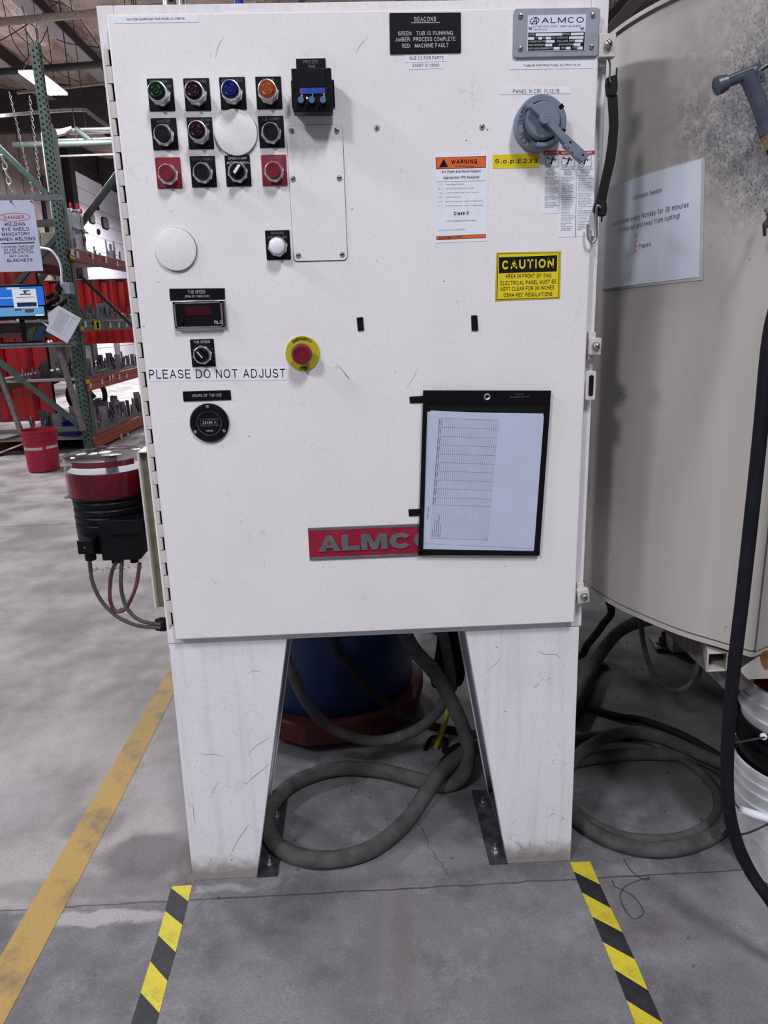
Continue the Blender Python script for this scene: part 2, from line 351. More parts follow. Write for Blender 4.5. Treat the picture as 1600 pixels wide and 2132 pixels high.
t = NT('led'); M['led'] = t.fin((1, 1, 1, 1), .3, Emission_Color=(1, 1, 1, 1), Emission_Strength=1.5)
def clear(name, tint, gl=.08, rough=.05):
    t = NT(name); tr = t.n('ShaderNodeBsdfTransparent'); tr.inputs[0].default_value = tint
    g = t.n('ShaderNodeBsdfGlossy'); g.inputs['Roughness'].default_value = rough
    lw = t.n('ShaderNodeLayerWeight'); lw.inputs[0].default_value = .5
    mx = t.n('ShaderNodeMixShader'); t.l(t.math('ADD', t.math('MULTIPLY', t.math('POWER', lw.outputs['Facing'], 4.0), .8), gl, clamp=True), mx.inputs[0])
    t.l(tr.outputs[0], mx.inputs[1]); t.l(g.outputs[0], mx.inputs[2]); t.l(mx.outputs[0], t.out.inputs[0]); return t.mat
M['film'] = clear('clear_vinyl_film', (.95, .96, .98, 1), .02, .12)
M['clear'] = clear('clear_acrylic', (.9, .9, .92, 1), .06)
M['clearred'] = clear('red_tinted_acrylic', (.82, .3, .5, 1), .05)
t = NT('red_oil'); M['oil'] = t.fin(t.mix(t.mapr(t.noise(14, 2), .4, .7), rgb(92, 0, 44), rgb(124, 4, 58)), .35)
# tank paint with the residue sprayed round the nozzle
t = NT('tank_paint')
a = t.mix(t.mapr(t.noise(3, 3, vec=t.scale(3, 3, .4)), .35, .7), rgb(184, 177, 174), rgb(172, 166, 164))
a = t.mix(t.math('MULTIPLY', t.mapr(t.voro(30), .04, .07, .7, 0), t.mapr(t.noise(5, 2), .5, .6)), a, rgb(80, 72, 70))
ed = t.voro(3, 'DISTANCE_TO_EDGE', t.warp(6, .3))
a = t.mix(t.math('MULTIPLY', t.mapr(ed, .002, .005, .45, 0), t.mapr(t.noise(6, 3), .58, .64)), a, rgb(110, 104, 102))
vm = t.n('ShaderNodeVectorMath'); vm.operation = 'DISTANCE'; t.l(t.scale(1, 1, 1.0), vm.inputs[0]); vm.inputs[1].default_value = (.74, -.15, 1.66)
dd = t.math('ADD', vm.outputs['Value'], t.math('MULTIPLY', t.math('SUBTRACT', t.noise(7, 4), .5), .30))
dens = t.mapr(dd, .02, .27, .62, -.12, smooth=False)
a = t.mix(t.math('MULTIPLY', t.mapr(dd, .34, .06, 0, .72), t.mapr(t.noise(60, 5, .7, vec=t.scale(1, 1, 1, rot=(0, .6, 0))), .3, .6)), a, rgb(88, 92, 102))
a = t.mix(t.mapr(t.math('ADD', t.noise(330, 3, .7, vec=t.scale(1, 1, .6, rot=(0, .5, 0))), t.math('MULTIPLY', dens, .5)), .58, .82, 0, .85), a, rgb(60, 65, 76))
t.bump(t.noise(120, 2), .08, .001)
M['tank'] = t.fin(a, .45)
M['nozzle'] = plain('nozzle_grey', rgb(74, 80, 94), .35, mott=.08)
M['rust'] = plain('rusty_edge', rgb(120, 84, 48), .8, mott=.25, sc=60)
M['tankframe'] = plain('tank_frame_paint', rgb(120, 112, 112), .6, mott=.15)
# floor
t = NT('concrete')
X, Y, Z = t.sep(t.warp(14, .05))
base = t.mix(t.mapr(t.noise(1.6, 5, .6), .32, .68), rgb(86, 85, 89), rgb(128, 126, 130))
base = t.mix(t.math('MULTIPLY', t.mapr(t.noise(9, 6, .65), .4, .7), .45), base, rgb(140, 138, 143))
base = t.mix(t.math('MULTIPLY', t.mapr(t.noise(4.2, 7, .72, vec=t.scale(1, 1, 1, off=(7, 2, 0))), .48, .62), .5), base, rgb(80, 79, 84))
base = t.mix(t.math('MULTIPLY', t.mapr(t.noise(6.5, 7, .75, vec=t.scale(1, 1, 1, off=(1, 9, 0))), .52, .68), .5), base, rgb(152, 150, 156))
base = t.mix(t.math('MULTIPLY', t.mapr(X, .45, .8), t.math('MULTIPLY', t.mapr(Y, .15, .5), t.mapr(Y, 1.9, 1.5))), base, t.mix(t.mapr(t.noise(8, 5), .35, .65), rgb(78, 77, 80), rgb(96, 95, 99)))  # shade under the tank put into the floor colour
back = t.mapr(Y, -.05, -.02)
lefty = t.mapr(X, -.40, -.62)
base = t.mix(t.math('MULTIPLY', back, lefty), base, t.mix(t.mapr(t.noise(2.6, 5, .6), .35, .65), rgb(122, 116, 117), rgb(166, 159, 160)))
def blob(x, y, rx, ry, soft=.35, warp=.5):
    dx = t.math('MULTIPLY', t.math('SUBTRACT', X, x), 1/rx); dy = t.math('MULTIPLY', t.math('SUBTRACT', Y, y), 1/ry)
    d = t.math('SQRT', t.math('ADD', t.math('MULTIPLY', dx, dx), t.math('MULTIPLY', dy, dy)))
    d = t.math('ADD', d, t.math('MULTIPLY', t.math('SUBTRACT', t.noise(12, 5, .65), .5), warp))
    return t.mapr(d, 1-soft, 1+soft*.6, 1, 0)
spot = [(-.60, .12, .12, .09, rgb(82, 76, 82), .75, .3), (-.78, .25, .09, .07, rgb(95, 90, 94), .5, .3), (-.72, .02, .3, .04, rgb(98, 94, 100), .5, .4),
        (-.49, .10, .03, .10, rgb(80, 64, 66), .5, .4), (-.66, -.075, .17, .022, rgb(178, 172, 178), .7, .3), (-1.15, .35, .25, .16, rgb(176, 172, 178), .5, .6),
        (-.6, .42, .12, .10, rgb(165, 162, 168), .5, .6), (-.40, -.005, .1, .013, rgb(170, 166, 172), .55, .4), (-.47, -.003, .02, .025, rgb(98, 60, 50), .6, .4),
        (.05, .06, .3, .05, rgb(150, 148, 154), .4, .6), (.03, -.18, .025, .16, rgb(112, 92, 92), .45, .8), (-.2, -.2, .1, .05, rgb(128, 126, 132), .4, .7),
        (-.15, -.33, .12, .06, rgb(140, 136, 140), .4, .7), (.6, -.02, .06, .03, rgb(160, 158, 164), .5, .7), (.62, -.26, .10, .03, rgb(150, 148, 154), .4, .7), (.58, -.2, .08, .012, rgb(108, 88, 90), .4, .7),
        (-.72, .95, .10, .2, rgb(130, 126, 132), .4, .6)]
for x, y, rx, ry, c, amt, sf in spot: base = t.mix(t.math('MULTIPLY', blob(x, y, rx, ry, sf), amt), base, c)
base = t.mix(t.math('MULTIPLY', t.mapr(t.noise(210, 4, .7), .45, .7), .4), base, rgb(56, 55, 60))
base = t.mix(t.math('MULTIPLY', t.mapr(t.noise(190, 2, vec=t.scale(1, 1, 1, off=(3, 1, 0))), .56, .78), .2), base, rgb(186, 184, 190))
xx, yy, _z = t.sep()
jn = t.math('ABSOLUTE', t.math('ADD', t.math('ADD', yy, .038), t.math('MULTIPLY', t.math('SUBTRACT', t.noise(14, 3), .5), .012)))
base = t.mix(t.mapr(jn, .0012, .0032, .75, 0), base, rgb(46, 44, 48))
j2 = t.math('ABSOLUTE', t.math('ADD', t.math('SUBTRACT', yy, 3.4), t.math('MULTIPLY', t.noise(3, 3), .03)))
base = t.mix(t.mapr(j2, .004, .012, .6, 0), base, rgb(70, 66, 70))
ck = t.math('ABSOLUTE', t.math('ADD', t.math('ADD', t.math('SUBTRACT', xx, .145), t.math('MULTIPLY', yy, .25)), t.math('MULTIPLY', t.math('SUBTRACT', t.noise(16, 4), .5), .06)))
ckm = t.math('MULTIPLY', t.mapr(ck, .0008, .0025, .7, 0), t.math('MULTIPLY', t.mapr(yy, -.03, -.01), t.mapr(yy, .33, .25)))
base = t.mix(ckm, base, rgb(60, 58, 62))
t.bump(t.math('ADD', t.noise(90, 4), t.mapr(jn, .001, .004, -1, 0)), .22, .002)
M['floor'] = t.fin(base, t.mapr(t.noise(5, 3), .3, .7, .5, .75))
def worn(name, c, dirt, amt=.5, sc=10):
    t = NT(name); f = t.math('MULTIPLY', t.mapr(t.noise(sc, 5, .7), .46, .68), amt)
    a = t.mix(f, c, dirt); a = t.mix(t.math('MULTIPLY', t.mapr(t.noise(180, 3), .45, .75), .35), a, dirt)
    t.bump(t.noise(150, 3), .2, .001); return t.fin(a, .6)
M['lineyellow'] = worn('floor_line_paint', rgb(172, 138, 66), rgb(100, 88, 76), .8, 6)
M['tapeyellow'] = worn('tape_yellow', rgb(208, 192, 52), rgb(128, 112, 48), .35, 22)
M['tapeblack'] = worn('tape_black', rgb(32, 32, 37), rgb(62, 62, 68), .4, 22)
# ceiling blanket
t = NT('ceiling_blanket')
h = t.noise(2.2, 5, .65, vec=t.scale(1, 1, 1)); hh = t.noise(9, 4, .6)
t.bump(t.math('ADD', h, t.math('MULTIPLY', hh, .35)), 1.0, .22)
M['ceil'] = t.fin(t.mix(t.mapr(h, .3, .7), rgb(150, 126, 118), rgb(186, 164, 156)), .28, 0, Coat_Weight=.5)
M['ibeam'] = plain('dark_beam_paint', rgb(52, 46, 50), .6); M['beamlight'] = plain('beam_flange', rgb(120, 112, 116), .6)
M['pipe'] = plain('pipe_paint', rgb(150, 136, 130), .45); M['conduit'] = plain('conduit', (.6, .6, .6, 1), .3, .9)
t = NT('wall_panel'); M['wall'] = t.fin(t.mix(t.mapr(t.noise(2, 4), .3, .7), rgb(104, 90, 86), rgb(130, 114, 110)), .7)
M['walldark'] = plain('dark_wall', rgb(48, 42, 44), .7)
M['rollup'] = plain('rollup_white', rgb(214, 210, 222), .5, mott=.05)
M['glass'] = plain('door_glass', rgb(110, 106, 116), .15)
M['rackgreen'] = plain('rack_green', rgb(60, 80, 74), .5, mott=.12, sc=12)
M['rackdark'] = plain('rack_dark_green', rgb(46, 56, 52), .55)
M['hole'] = plain('hole_black', rgb(10, 12, 12), .9)
M['beamorange'] = plain('beam_orange', rgb(158, 66, 44), .55, mott=.12, sc=8); M['beamred'] = plain('beam_red', rgb(134, 56, 56), .55, mott=.12, sc=8)
M['beamgrey'] = plain('beam_grey_green', rgb(86, 90, 88), .55)
M['deck'] = plain('deck_board', rgb(128, 118, 118), .7)
M['curtain'] = plain('red_curtain', rgb(118, 4, 12), .4, mott=.3, sc=2); M['curtain2'] = plain('orange_red_curtain', rgb(150, 6, 8), .45, mott=.2, sc=3)
M['jig'] = plain('jig_steel', (.36, .36, .40, 1), .45, .6, mott=.15, sc=10); M['jigdark'] = plain('jig_dark', rgb(48, 46, 50), .5, mott=.2)
M['tagwhite'] = plain('tag_white', rgb(205, 203, 205), .6); M['tagyellow'] = plain('tag_yellow', rgb(205, 180, 50), .6)
M['bucketred'] = plain('bucket_red', rgb(158, 14, 50), .5, mott=.05)
M['bucketwhite'] = plain('bucket_white', rgb(206, 207, 214), .45, mott=.1, sc=9); M['bucketblack'] = plain('bucket_black', rgb(16, 16, 20), .35)
M['linerred'] = plain('liner_red', rgb(96, 12, 26), .4, mott=.1)
M['binblue'] = plain('bin_blue', rgb(18, 42, 150), .45)
M['drumblue'] = plain('drum_blue', rgb(4, 32, 84), .4, mott=.1); M['dollyred'] = plain('dolly_red', rgb(78, 20, 24), .7, mott=.2)
M['signwhite'] = plain('sign_white', rgb(206, 212, 240), .45, mott=.03, sc=6)
M['greyframe'] = plain('desk_frame', rgb(112, 112, 122), .45)
M['box'] = plain('cardboard', rgb(122, 112, 98), .7)
M['binder_green'] = plain('binder_green', rgb(58, 78, 52), .5); M['binder_blue'] = plain('binder_blue', rgb(28, 58, 96), .5)
M['lint'] = plain('lint', rgb(70, 68, 66), .95)
def emit(name, c, s):
    t = NT(name); return t.fin(c, .4, Emission_Color=c, Emission_Strength=s)
M['lamp'] = emit('lamp_led', (1, 1, 1, 1), 14.0)
def scr(name, c, s=.8):
    t = NT(name); return t.fin((0, 0, 0, 1), .3, Emission_Color=c, Emission_Strength=s)
M['s_sky'] = scr('screen_sky', rgb(40, 120, 235)); M['s_water'] = scr('screen_water', rgb(110, 170, 225)); M['s_cloud'] = scr('screen_cloud', rgb(205, 220, 245))
M['s_win'] = scr('screen_window', rgb(235, 240, 248)); M['s_navy'] = scr('screen_navy', rgb(20, 44, 84)); M['s_rock'] = scr('screen_rock', rgb(90, 70, 66))

# ================================================================ SETTING
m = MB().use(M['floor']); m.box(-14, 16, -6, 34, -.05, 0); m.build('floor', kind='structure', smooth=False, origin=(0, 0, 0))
RZ = lambda x: 7.15+.05*(x+9)
m = MB().use(M['ceil'])
vs = []; fs = []; NX, NY = 60, 110
for j in range(NY+1):
    for i in range(NX+1):
        x = -9.05+i*23/NX; y = -6+j*40/NY
        u = (x+9)/1.5
        vs.append((x, y, RZ(x)+.05-.13*abs(math.sin(u*math.pi))+random.uniform(-.018, .018)))
for j in range(NY):
    for i in range(NX): a = j*(NX+1)+i; fs.append((a, a+NX+1, a+NX+2, a+1))
m.add(vs, fs); m.build('ceiling', kind='structure', origin=(0, 0, 0))
# left wall with insulated panels, each a part
root = MB().use(M['walldark']); root.box(-9.3, -9.15, 8, 34, 0, 7.4)
wl = root.build('wall_left', kind='structure', smooth=False)
y = 12.0
while y < 33:
    if not (24.6 < y+1.1 and y < 29.6):
        p = MB().use(M['wall']); p.hexa([(-9.15, y+.02, 2.4), (-9.15, y+1.12, 2.4), (-9.08, y+.9, 2.4), (-9.08, y+.25, 2.4)], [(-9.15, y+.02, 7.1), (-9.15, y+1.12, 7.1), (-9.08, y+.9, 7.1), (-9.08, y+.25, 7.1)])
        p.build('panel', wl, smooth=False)
    y += 1.15
wb = MB().use(M['walldark']); wb.box(-9.2, 14, 33.6, 33.8, 0, 8.4); wb.build('wall_back', kind='structure', smooth=False)
wr = MB().use(M['walldark']); wr.box(13.8, 14, 2, 33.8, 0, 8.4); wr.build('wall_right', kind='structure', smooth=False)
# roll-up door in the left wall
dc = [on_x(165, 360, -9.02), on_x(241, 412, -9.02)]
dy0, dy1, dz = min(dc[0].y, on_x(172, 540, -9.02).y), dc[1].y+.5, 6.25
root = MB().use(M['walldark']); root.box(-9.14, -9.06, dy0-.25, dy0, 0, dz+.3); root.box(-9.14, -9.06, dy1, dy1+.35, 0, dz+.3); root.box(-9.14, -9.06, dy0, dy1, dz, dz+.3)
d1 = root.build('door_1', kind='structure', smooth=False)
n = 13; hgt = dz/n
for i in range(n):
    p = MB().use(M['rollup']); p.box(-9.12, -9.05, dy0+.01, dy1-.01, i*hgt+.008, (i+1)*hgt-.008); p.build('slat', d1, smooth=False)
def oval(py0, py1, pz0, pz1):
    p = MB().use(M['matblack']); q = MB().use(M['glass'])
    cy, cz, ry, rz = (py0+py1)/2, (pz0+pz1)/2, (py1-py0)/2, (pz1-pz0)/2
    def ring(s): return [(-9.05, cy+ry*s*math.copysign(abs(math.cos(a))**.5, math.cos(a)), cz+rz*s*math.copysign(abs(math.sin(a))**.5, math.sin(a))) for a in [2*math.pi*k/24 for k in range(24)]]
    p.slab(ring(1), (.06, 0, 0)); q.slab(ring(.82), (.075, 0, 0))
    w_ = p.build('door_window', d1, smooth=False); q.build('pane', w_, smooth=False)
for a, b in (((182, 442), (196, 468)), ((209, 450), (225, 480))):
    A = on_x(a[0], a[1], -9.05); B = on_x(b[0], b[1], -9.05)
    oval(A.y, B.y, B.z, A.z)
for px, py in ((203, 432), (205, 483)):
    P = on_x(px, py, -9.02); p = MB().use(M['matblack']); p.cyl((-9.05, P.y, P.z), (-8.98, P.y, P.z), .1, 10); p.build('latch', d1)
# roof beams
def beam(name, x0, x1, y0, y1, z0, z1, mat, lab=None, flange=False):
    p = MB().use(M[mat]); p.box(x0, x1, y0, y1, z0+.03, z1)
    if flange: p.use(M['beamlight'])
    p.box(x0-.1, x1+.1, y0, y1, z0, z0+.03); return p.build(name, smooth=False, kind='structure', label=lab)
for x in (-7.55, -5.75, -3.4, -1.0, 1.4, 3.8, 6.2):
    beam('trim_%d' % (int(x*10)+100), x-.07, x+.07, 4, 33, 6.95+.05*(x+5.7), RZ(x)+.02, 'ibeam', 'dark roof beam running front to back under the blanket', True)
beam('trim_girder', -9.1, 14, 19.6, 19.85, 6.15, 7.5, 'ibeam', 'deep dark girder across the roof behind the lamp')
beam('trim_girder_back', -9.1, 14, 28.0, 28.2, 6.1, 7.5, 'ibeam', 'far dark girder')
def pipe(name, a, b, y, r, mat, lab, cat='pipe', y2=None, grp=None, hang=False):
    A = on_y(*a, y); B = on_y(*b, y2 or y); D = (B-A).normalized()
    p = MB().use(M[mat]); p.cyl(A-D*(.05 if hang else .8), B+D*1.2, r, 12); o = p.build(name, label=lab, cat=cat, group=grp)
    if hang:
        for k in (.35, 1.6): c = A.lerp(B, k); h_ = MB().use(M['ibeam']); h_.cyl(c, (c.x, c.y, RZ(c.x)), .007, 6); h_.build('hanger', o)
    return o
pipe('roof_pipe', (0, 46), (203, 27), 11.5, .055, 'pipe', 'thick pale pipe slung under the roof above the lamp')
pipe('roof_pipe', (0, 150), (222, 133), 13.2, .06, 'rackdark', 'thin dark pipe crossing the roof level with the lamp top')
pipe('roof_pipe', (120, 184), (222, 173), 15, .03, 'pipe', 'slim pale pipe just below the lamp, in front of the girder')
def wire(pts, y, r, mat='ibeam'):
    p = MB().use(M[mat]); p.tube([on_y(u, v, y) for u, v in pts], r, 6, 4); return p
for k, pts in enumerate([[(0, 85), (55, 52), (120, 5)], [(0, 35), (55, 88), (125, 150)], [(100, 0), (150, 20), (207, 98)], [(48, 55), (75, 95), (120, 150), (170, 172)],
                         [(46, 12), (52, 40), (60, 120)], [(40, 140), (80, 95), (100, 60)], [(5, 0), (15, 45), (30, 90), (60, 130)], [(118, 82), (150, 92), (207, 99)], [(98, 55), (104, 100), (112, 165)], [(64, 50), (74, 60), (78, 100)]]):
    wire(pts, 12.4, .007).build('bracing_cable', label='thin dark bracing cable strung under the roof above the lamp', cat='cable', group='roof bracing cables')
# conduits lower down
CL = ('shiny metal conduit, topmost of the run behind the rack post', 'second shiny conduit of the run, just under the topmost one', 'shiny conduit resting just above the thick green bar', 'lone slim conduit below the thick green bar')
for k, (a, b, y, r, mt) in enumerate([((114, 271), (236, 267), 14, .028, 'conduit'), ((150, 277), (236, 274), 14.2, .03, 'conduit'), ((118, 292), (236, 288), 14.1, .028, 'conduit'), ((124, 325), (238, 321), 14, .02, 'conduit')]):
    pipe('conduit', a, b, y, r, mt, CL[k], 'conduit', grp='conduits behind the rack', hang=True)
pipe('wall_bar', (118, 300), (238, 296), 13.8, .06, 'rackdark', 'thick dark green bar under the shiny conduits', 'bar')
for k in range(2):
    p = MB().use(M['conduit']); p.tube([on_y(0, 243-4*k, 15.5), on_y(100, 234-4*k, 15.5), on_y(172, 231-4*k, 15.5), on_y(185, 236-4*k, 15.5), on_y(206, 252-4*k, 15.5), on_y(240, 275-4*k, 15.5)], .018, 8, 5)
    p.build('conduit', label=('lower', 'upper')[k]+' of two bent conduits stepping down below the deep girder', cat='conduit', group='bent conduits below the girder')
m = MB().use(M['rackdark']); a, b = on_y(158, 268, 13.9), on_y(196, 298, 13.9); m.cyl(a, b, .05, 8); m.build('strut_channel', label='short slanting dark channel crossing the conduits', cat='bar')
# column and dark doorway left of the roll-up door
A = on_x(166, 300, -9)
m = MB().use(M['walldark']); m.box(-9.0, -8.8, dy0-.75, dy0-.3, 0, 7.0); m.build('trim_column', kind='structure', smooth=False)
m = MB().use(M['ibeam']); m.box(-9.1, -9.0, dy0-2.6, dy0-.8, 0, 5.6); m.build('door_2', kind='structure', smooth=False)
a, b = on_y(166, 470, 9.6), on_y(258, 345, 9.6)
b = b+(b-a)*.2; a = a+(a-b)*(a.z/(b.z-a.z))*1.0
m = MB().use(M['rackdark']); m.cyl(a, b, .05, 8); m.build('brace', label='long dark green brace slanting across the white roll-up door', cat='brace')
# hanging lamp
q = [on_z(*p, 5.2) for p in ((40, 152), (75, 148), (145, 198), (103, 200))]
x0, x1, y0, y1 = -5.2, -4.87, q[0].y, q[2].y
lp = empty('ceiling_lamp', ((x0+x1)/2, (y0+y1)/2, 5.2), 'glowing rectangular high bay lamp behind the green post top', 'lamp')
m = MB().use(M['white']); m.box(x0-.005, x1+.005, y0-.005, y1+.005, 5.229, 5.25); m.build('housing', lp, bevel=.01)
for k in range(4):
    s = (x1-x0)/4
    m = MB().use(M['lamp']); m.box(x0+s*k+.01, x0+s*(k+1)-.01, y0, y1, 5.20, 5.229); m.build('light_panel', lp, smooth=False)
for sx in (x0, x1):
    m = MB().use(M['conduit']); m.tube([(sx, (y0+y1)/2-.4, 5.3), ((x0+x1)/2, (y0+y1)/2, 5.9), ((x0+x1)/2, (y0+y1)/2, 7.1)], .008, 6, 1); m.build('hanger', lp)

# ---------------------------------------------------------------- floor markings
m = MB().use(M['lineyellow']); h = .0009
L1, L2 = [(-.793, 1.35), (-.789, 1.166), (-.81, .5), (-.831, -.172), (-.842, -.7)], [(-.72, 1.35), (-.727, .936), (-.735, .3), (-.752, -.328), (-.76, -.7)]
m.slab([(x, y, 0.0002) for x, y in L1]+[(x, y, 0.0002) for x, y in reversed(L2)], (0, 0, h))
m.build('floor_line', label='worn mustard yellow painted line on the concrete left of the cabinet', cat='floor line', smooth=False)
def tape(name, le, re, first, lab):
    Lp = [on_z(u, v, 0) for u, v in le]; Rp = [on_z(u, v, 0) for u, v in re]
    dl = Lp[-1]-Lp[-3]; dr = Rp[-1]-Rp[-3]
    while Lp[-1].y > -.75: Lp += [Lp[-2]+dl]; Rp += [Rp[-2]+dr]
    root = empty(name, ((Lp[0]+Rp[0])/2), lab, 'floor tape')
    for i in range(len(Lp)-1):
        y_ = (i % 2 == 0) == (first == 'y')
        p = MB().use(M['tapeyellow' if y_ else 'tapeblack'])
        p.slab([V(q.x, q.y, .0002) for q in (Lp[i], Rp[i], Rp[i+1], Lp[i+1])], (0, 0, .0006))
        p.build('yellow_stripe' if y_ else 'black_stripe', root, smooth=False)
tape('hazard_tape', [(361, 1846), (355.8, 1849), (344, 1897), (330, 1948), (313, 2002), (293, 2067)], [(400, 1843), (392, 1877), (380, 1926), (366, 1983), (349, 2043), (332, 2110)], 'y',
     'black and yellow striped floor tape from the left leg')
tape('hazard_tape', [(1188, 1796), (1195, 1815), (1212.5, 1859), (1234, 1909), (1256, 1962), (1280, 2019), (1305, 2083), (1330, 2150)],
     [(1229, 1794), (1250, 1842), (1272, 1891), (1297, 1942), (1322.5, 1998), (1350, 2062.5), (1380, 2130), (1410, 2205)], 'y',
     'black and yellow striped floor tape from the right leg')

# ================================================================ CABINET
ZT, ZB, YB = 1.8421, .6204, .022
W2 = .457
cab = empty('control_cabinet', (0, .16, 0), 'tall off-white electrical control cabinet on two flared legs, covered in buttons', 'cabinet')
m = MB().use(M['body'])
fr = .03
m.box(-W2, -W2+.03, YB, .32, ZB, ZT); m.box(W2-.032, W2, YB, .32, ZB, ZT); m.box(-W2+.03, W2-.032, YB, .32, ZT-.03, ZT); m.box(-W2+.03, W2-.032, YB, .32, ZB, ZB+.028); m.box(-W2+.03, W2-.032, .30, .32, ZB+.028, ZT-.03); m.box(-W2+.03, W2-.032, YB+.004, .03, ZB+.028, ZT-.03)
m.build('body', cab, smooth=False, bevel=.003, origin=(0, 0, 0))
m = MB().use(M['matblack']); m.box(W2-.001, W2+.0035, YB+.012, .31, ZB+.2, ZT-.002); m.build('side_gasket', cab, smooth=False)
dx0, dx1, dz0, dz1 = -.4355, .4354, .6389, 1.8211
m = MB().use(M['door'])
m.box(dx0, dx1, 0, .020, dz0, dz1)
door = m.build('door', cab, bevel=.0035, origin=(0, 0, 0))
# piano hinge
hp = [(214+ (v-60)*.1135, v) for v in ()]
zt_, zb_ = 1.772, .668
N = 39; st = (zt_-zb_)/N
m = MB().use(M['body']); m.box(-.4520, -.4485, .0195, .0225, zb_-.01, zt_+.01); m.build('hinge_leaf', cab, smooth=False)
m = MB().use(M['hole']); m.box(-.4485, dx0+.0004, .0195, .0222, zb_, zt_); m.build('hinge_gap', cab, smooth=False)
for i in range(N):
    z1 = zt_-i*st; z0 = z1-st+.0015
    m = MB().use(M['hinge'])
    if i % 2 == 0:
        m.cyl((-.4462, .0165, z0), (-.4462, .0165, z1), .0040, 12)
    else:
        m.cyl((-.4462, .0165, z0), (-.4462, .0165, z1), .0040, 12); m.box(-.4462, dx0+.0005, .0125, .0150, z0, z1)
    m.build('hinge_knuckle', cab)
# legs
def leg(pts, inner_sign, plate):
    P = [on_y(u, v, YB+.002) for u, v in pts]     # outer top, inner top, inner bottom, outer bottom
    for p in P: p.y = YB+.002
    P[0].z = P[1].z = ZB-.001; P[2].z = P[3].z = .0
    m = MB().use(M['leg'])
    m.slab(P, (0, .0035, 0))
    o = 1 if inner_sign < 0 else -1
    # outer side flange, inner diagonal return and rear panel
    for a, b, dep in ((P[0], P[3], .29), (P[1], P[2], .035)):
        t_ = .0035*(1 if (a is P[0]) == (P[0].x < 0) else -1)
        q = [a, b, b+V(t_, 0, 0), a+V(t_, 0, 0)]
        m.slab([x+V(0, .0035, 0) for x in q], (0, dep, 0))
    R = [x+V(0, .29, 0) for x in P]; m.slab(R, (0, .0035, 0))
    a, b = P[1]+V(0, .26, 0), P[2]+V(0, .26, 0); m.slab([a, b, b+V(.003, 0, 0), a+V(.003, 0, 0)], (0, .033, 0))
    m.box(min(P[0].x, P[1].x), max(P[0].x, P[1].x), YB+.005, YB+.29, ZB-.006, ZB-.001)
    lg = m.build('leg', cab, smooth=False, bevel=.0012, origin=(0, 0, 0), seg=1)
    f = MB().use(M['darksteel']); xs = sorted([P[2].x, P[2].x+plate]); f.box(xs[0], xs[1], YB, .31, 0.0, .004)
    f.box(min(P[2].x, P[3].x)+.005, max(P[2].x, P[3].x)-.005, YB+.006, .31, 0.0, .004)
    fp = f.build('foot_plate', lg, smooth=False)
    for yy in (.065, .245):
        b_ = MB().use(M['steel']); cx = P[2].x+plate*.52
        b_.cyl((cx, yy, .004), (cx, yy, .0055), .011, 18); b_.cyl((cx, yy, .0055), (cx, yy, .014), .0085, 6); b_.cyl((cx, yy, .014), (cx, yy, .026), .0042, 12)
        b_.build('anchor_bolt', lg)
leg([(352, 1346), (598, 1333), (535.7, 1829), (402, 1834.5)], -1, .05)
leg([(1207, 1307), (970, 1316), (1057.5, 1798), (1188.7, 1792.5)], 1, -.044)

# scratches and scuffs in the paint, at their places
def scratches(par, y, sets, mat, name='paint_scratch'):
    m = MB().use(mat)
    for w0, pts in sets:
        P = [on_y(u, v, y) for u, v in pts]
        for k in range(len(P)-1):
            d = (P[k+1]-P[k]).normalized(); n_ = V(-d.z, 0, d.x); a_ = w0*(1 if k else .3); b_ = w0*(1 if k < len(P)-2 else .3)
            m.poly(P[k]-n_*a_, P[k+1]-n_*b_, P[k+1]+n_*b_, P[k]+n_*a_)
    return m.build(name, par, kind='stuff', smooth=False)
SM = plain('scratch_grey', rgb(132, 126, 128), .7); SD = plain('scuff_dark', rgb(78, 72, 72), .7)
rs = random.Random(3)
def dots(cx, cy, w_, h_, n, sz):
    out = []
    for _ in range(n):
        x, y = cx+rs.uniform(-w_, w_), cy+rs.uniform(-h_, h_); a = rs.uniform(-.6, .9); l = rs.uniform(.6, 2.6); out.append((sz*rs.uniform(.5, 1), [(x, y), (x+l*math.cos(a), y+l*math.sin(a))]))
    return out
scratches(door, -.0003, [(.0005, [(700, 757), (712, 769), (722, 782), (730, 791)]), (.0009, [(718, 778), (727, 789)]), (.0003, [(846, 808), (862, 786), (872, 762)]), (.0003, [(792, 990), (791, 999)]), (.0003, [(742, 110), (750, 95), (768, 75)]), (.0003, [(448, 122), (455, 95), (467, 75)]), (.0003, [(462, 303), (474, 292), (500, 288)])]+dots(615, 843, 38, 3, 34, .0005)+dots(1095, 446, 20, 3, 14, .0004)+dots(660, 320, 10, 4, 8, .0006)+dots(1245, 140, 3, 9, 10, .0008), SD)
leg_parts = [o for o in cab.children if o.name.startswith('leg')]
scratches(leg_parts[0], YB+.0012, [(.0006, [(512, 1632), (530, 1616), (560, 1592)]), (.0004, [(516, 1575), (530, 1555), (546, 1545), (565, 1532)]), (.0005, [(478, 1785), (492, 1755), (510, 1728), (520, 1716)]), (.0004, [(408, 1568), (432, 1572), (446, 1570), (470, 1576)]), (.0004, [(515, 1402), (530, 1396), (548, 1400)]), (.0003, [(436, 1661), (448, 1640), (456, 1625)]), (.0004, [(394, 1672), (402, 1676), (404, 1700), (407, 1716)])]+dots(470, 1700, 60, 90, 60, .0004)+dots(450, 1430, 70, 80, 50, .0004), SM)
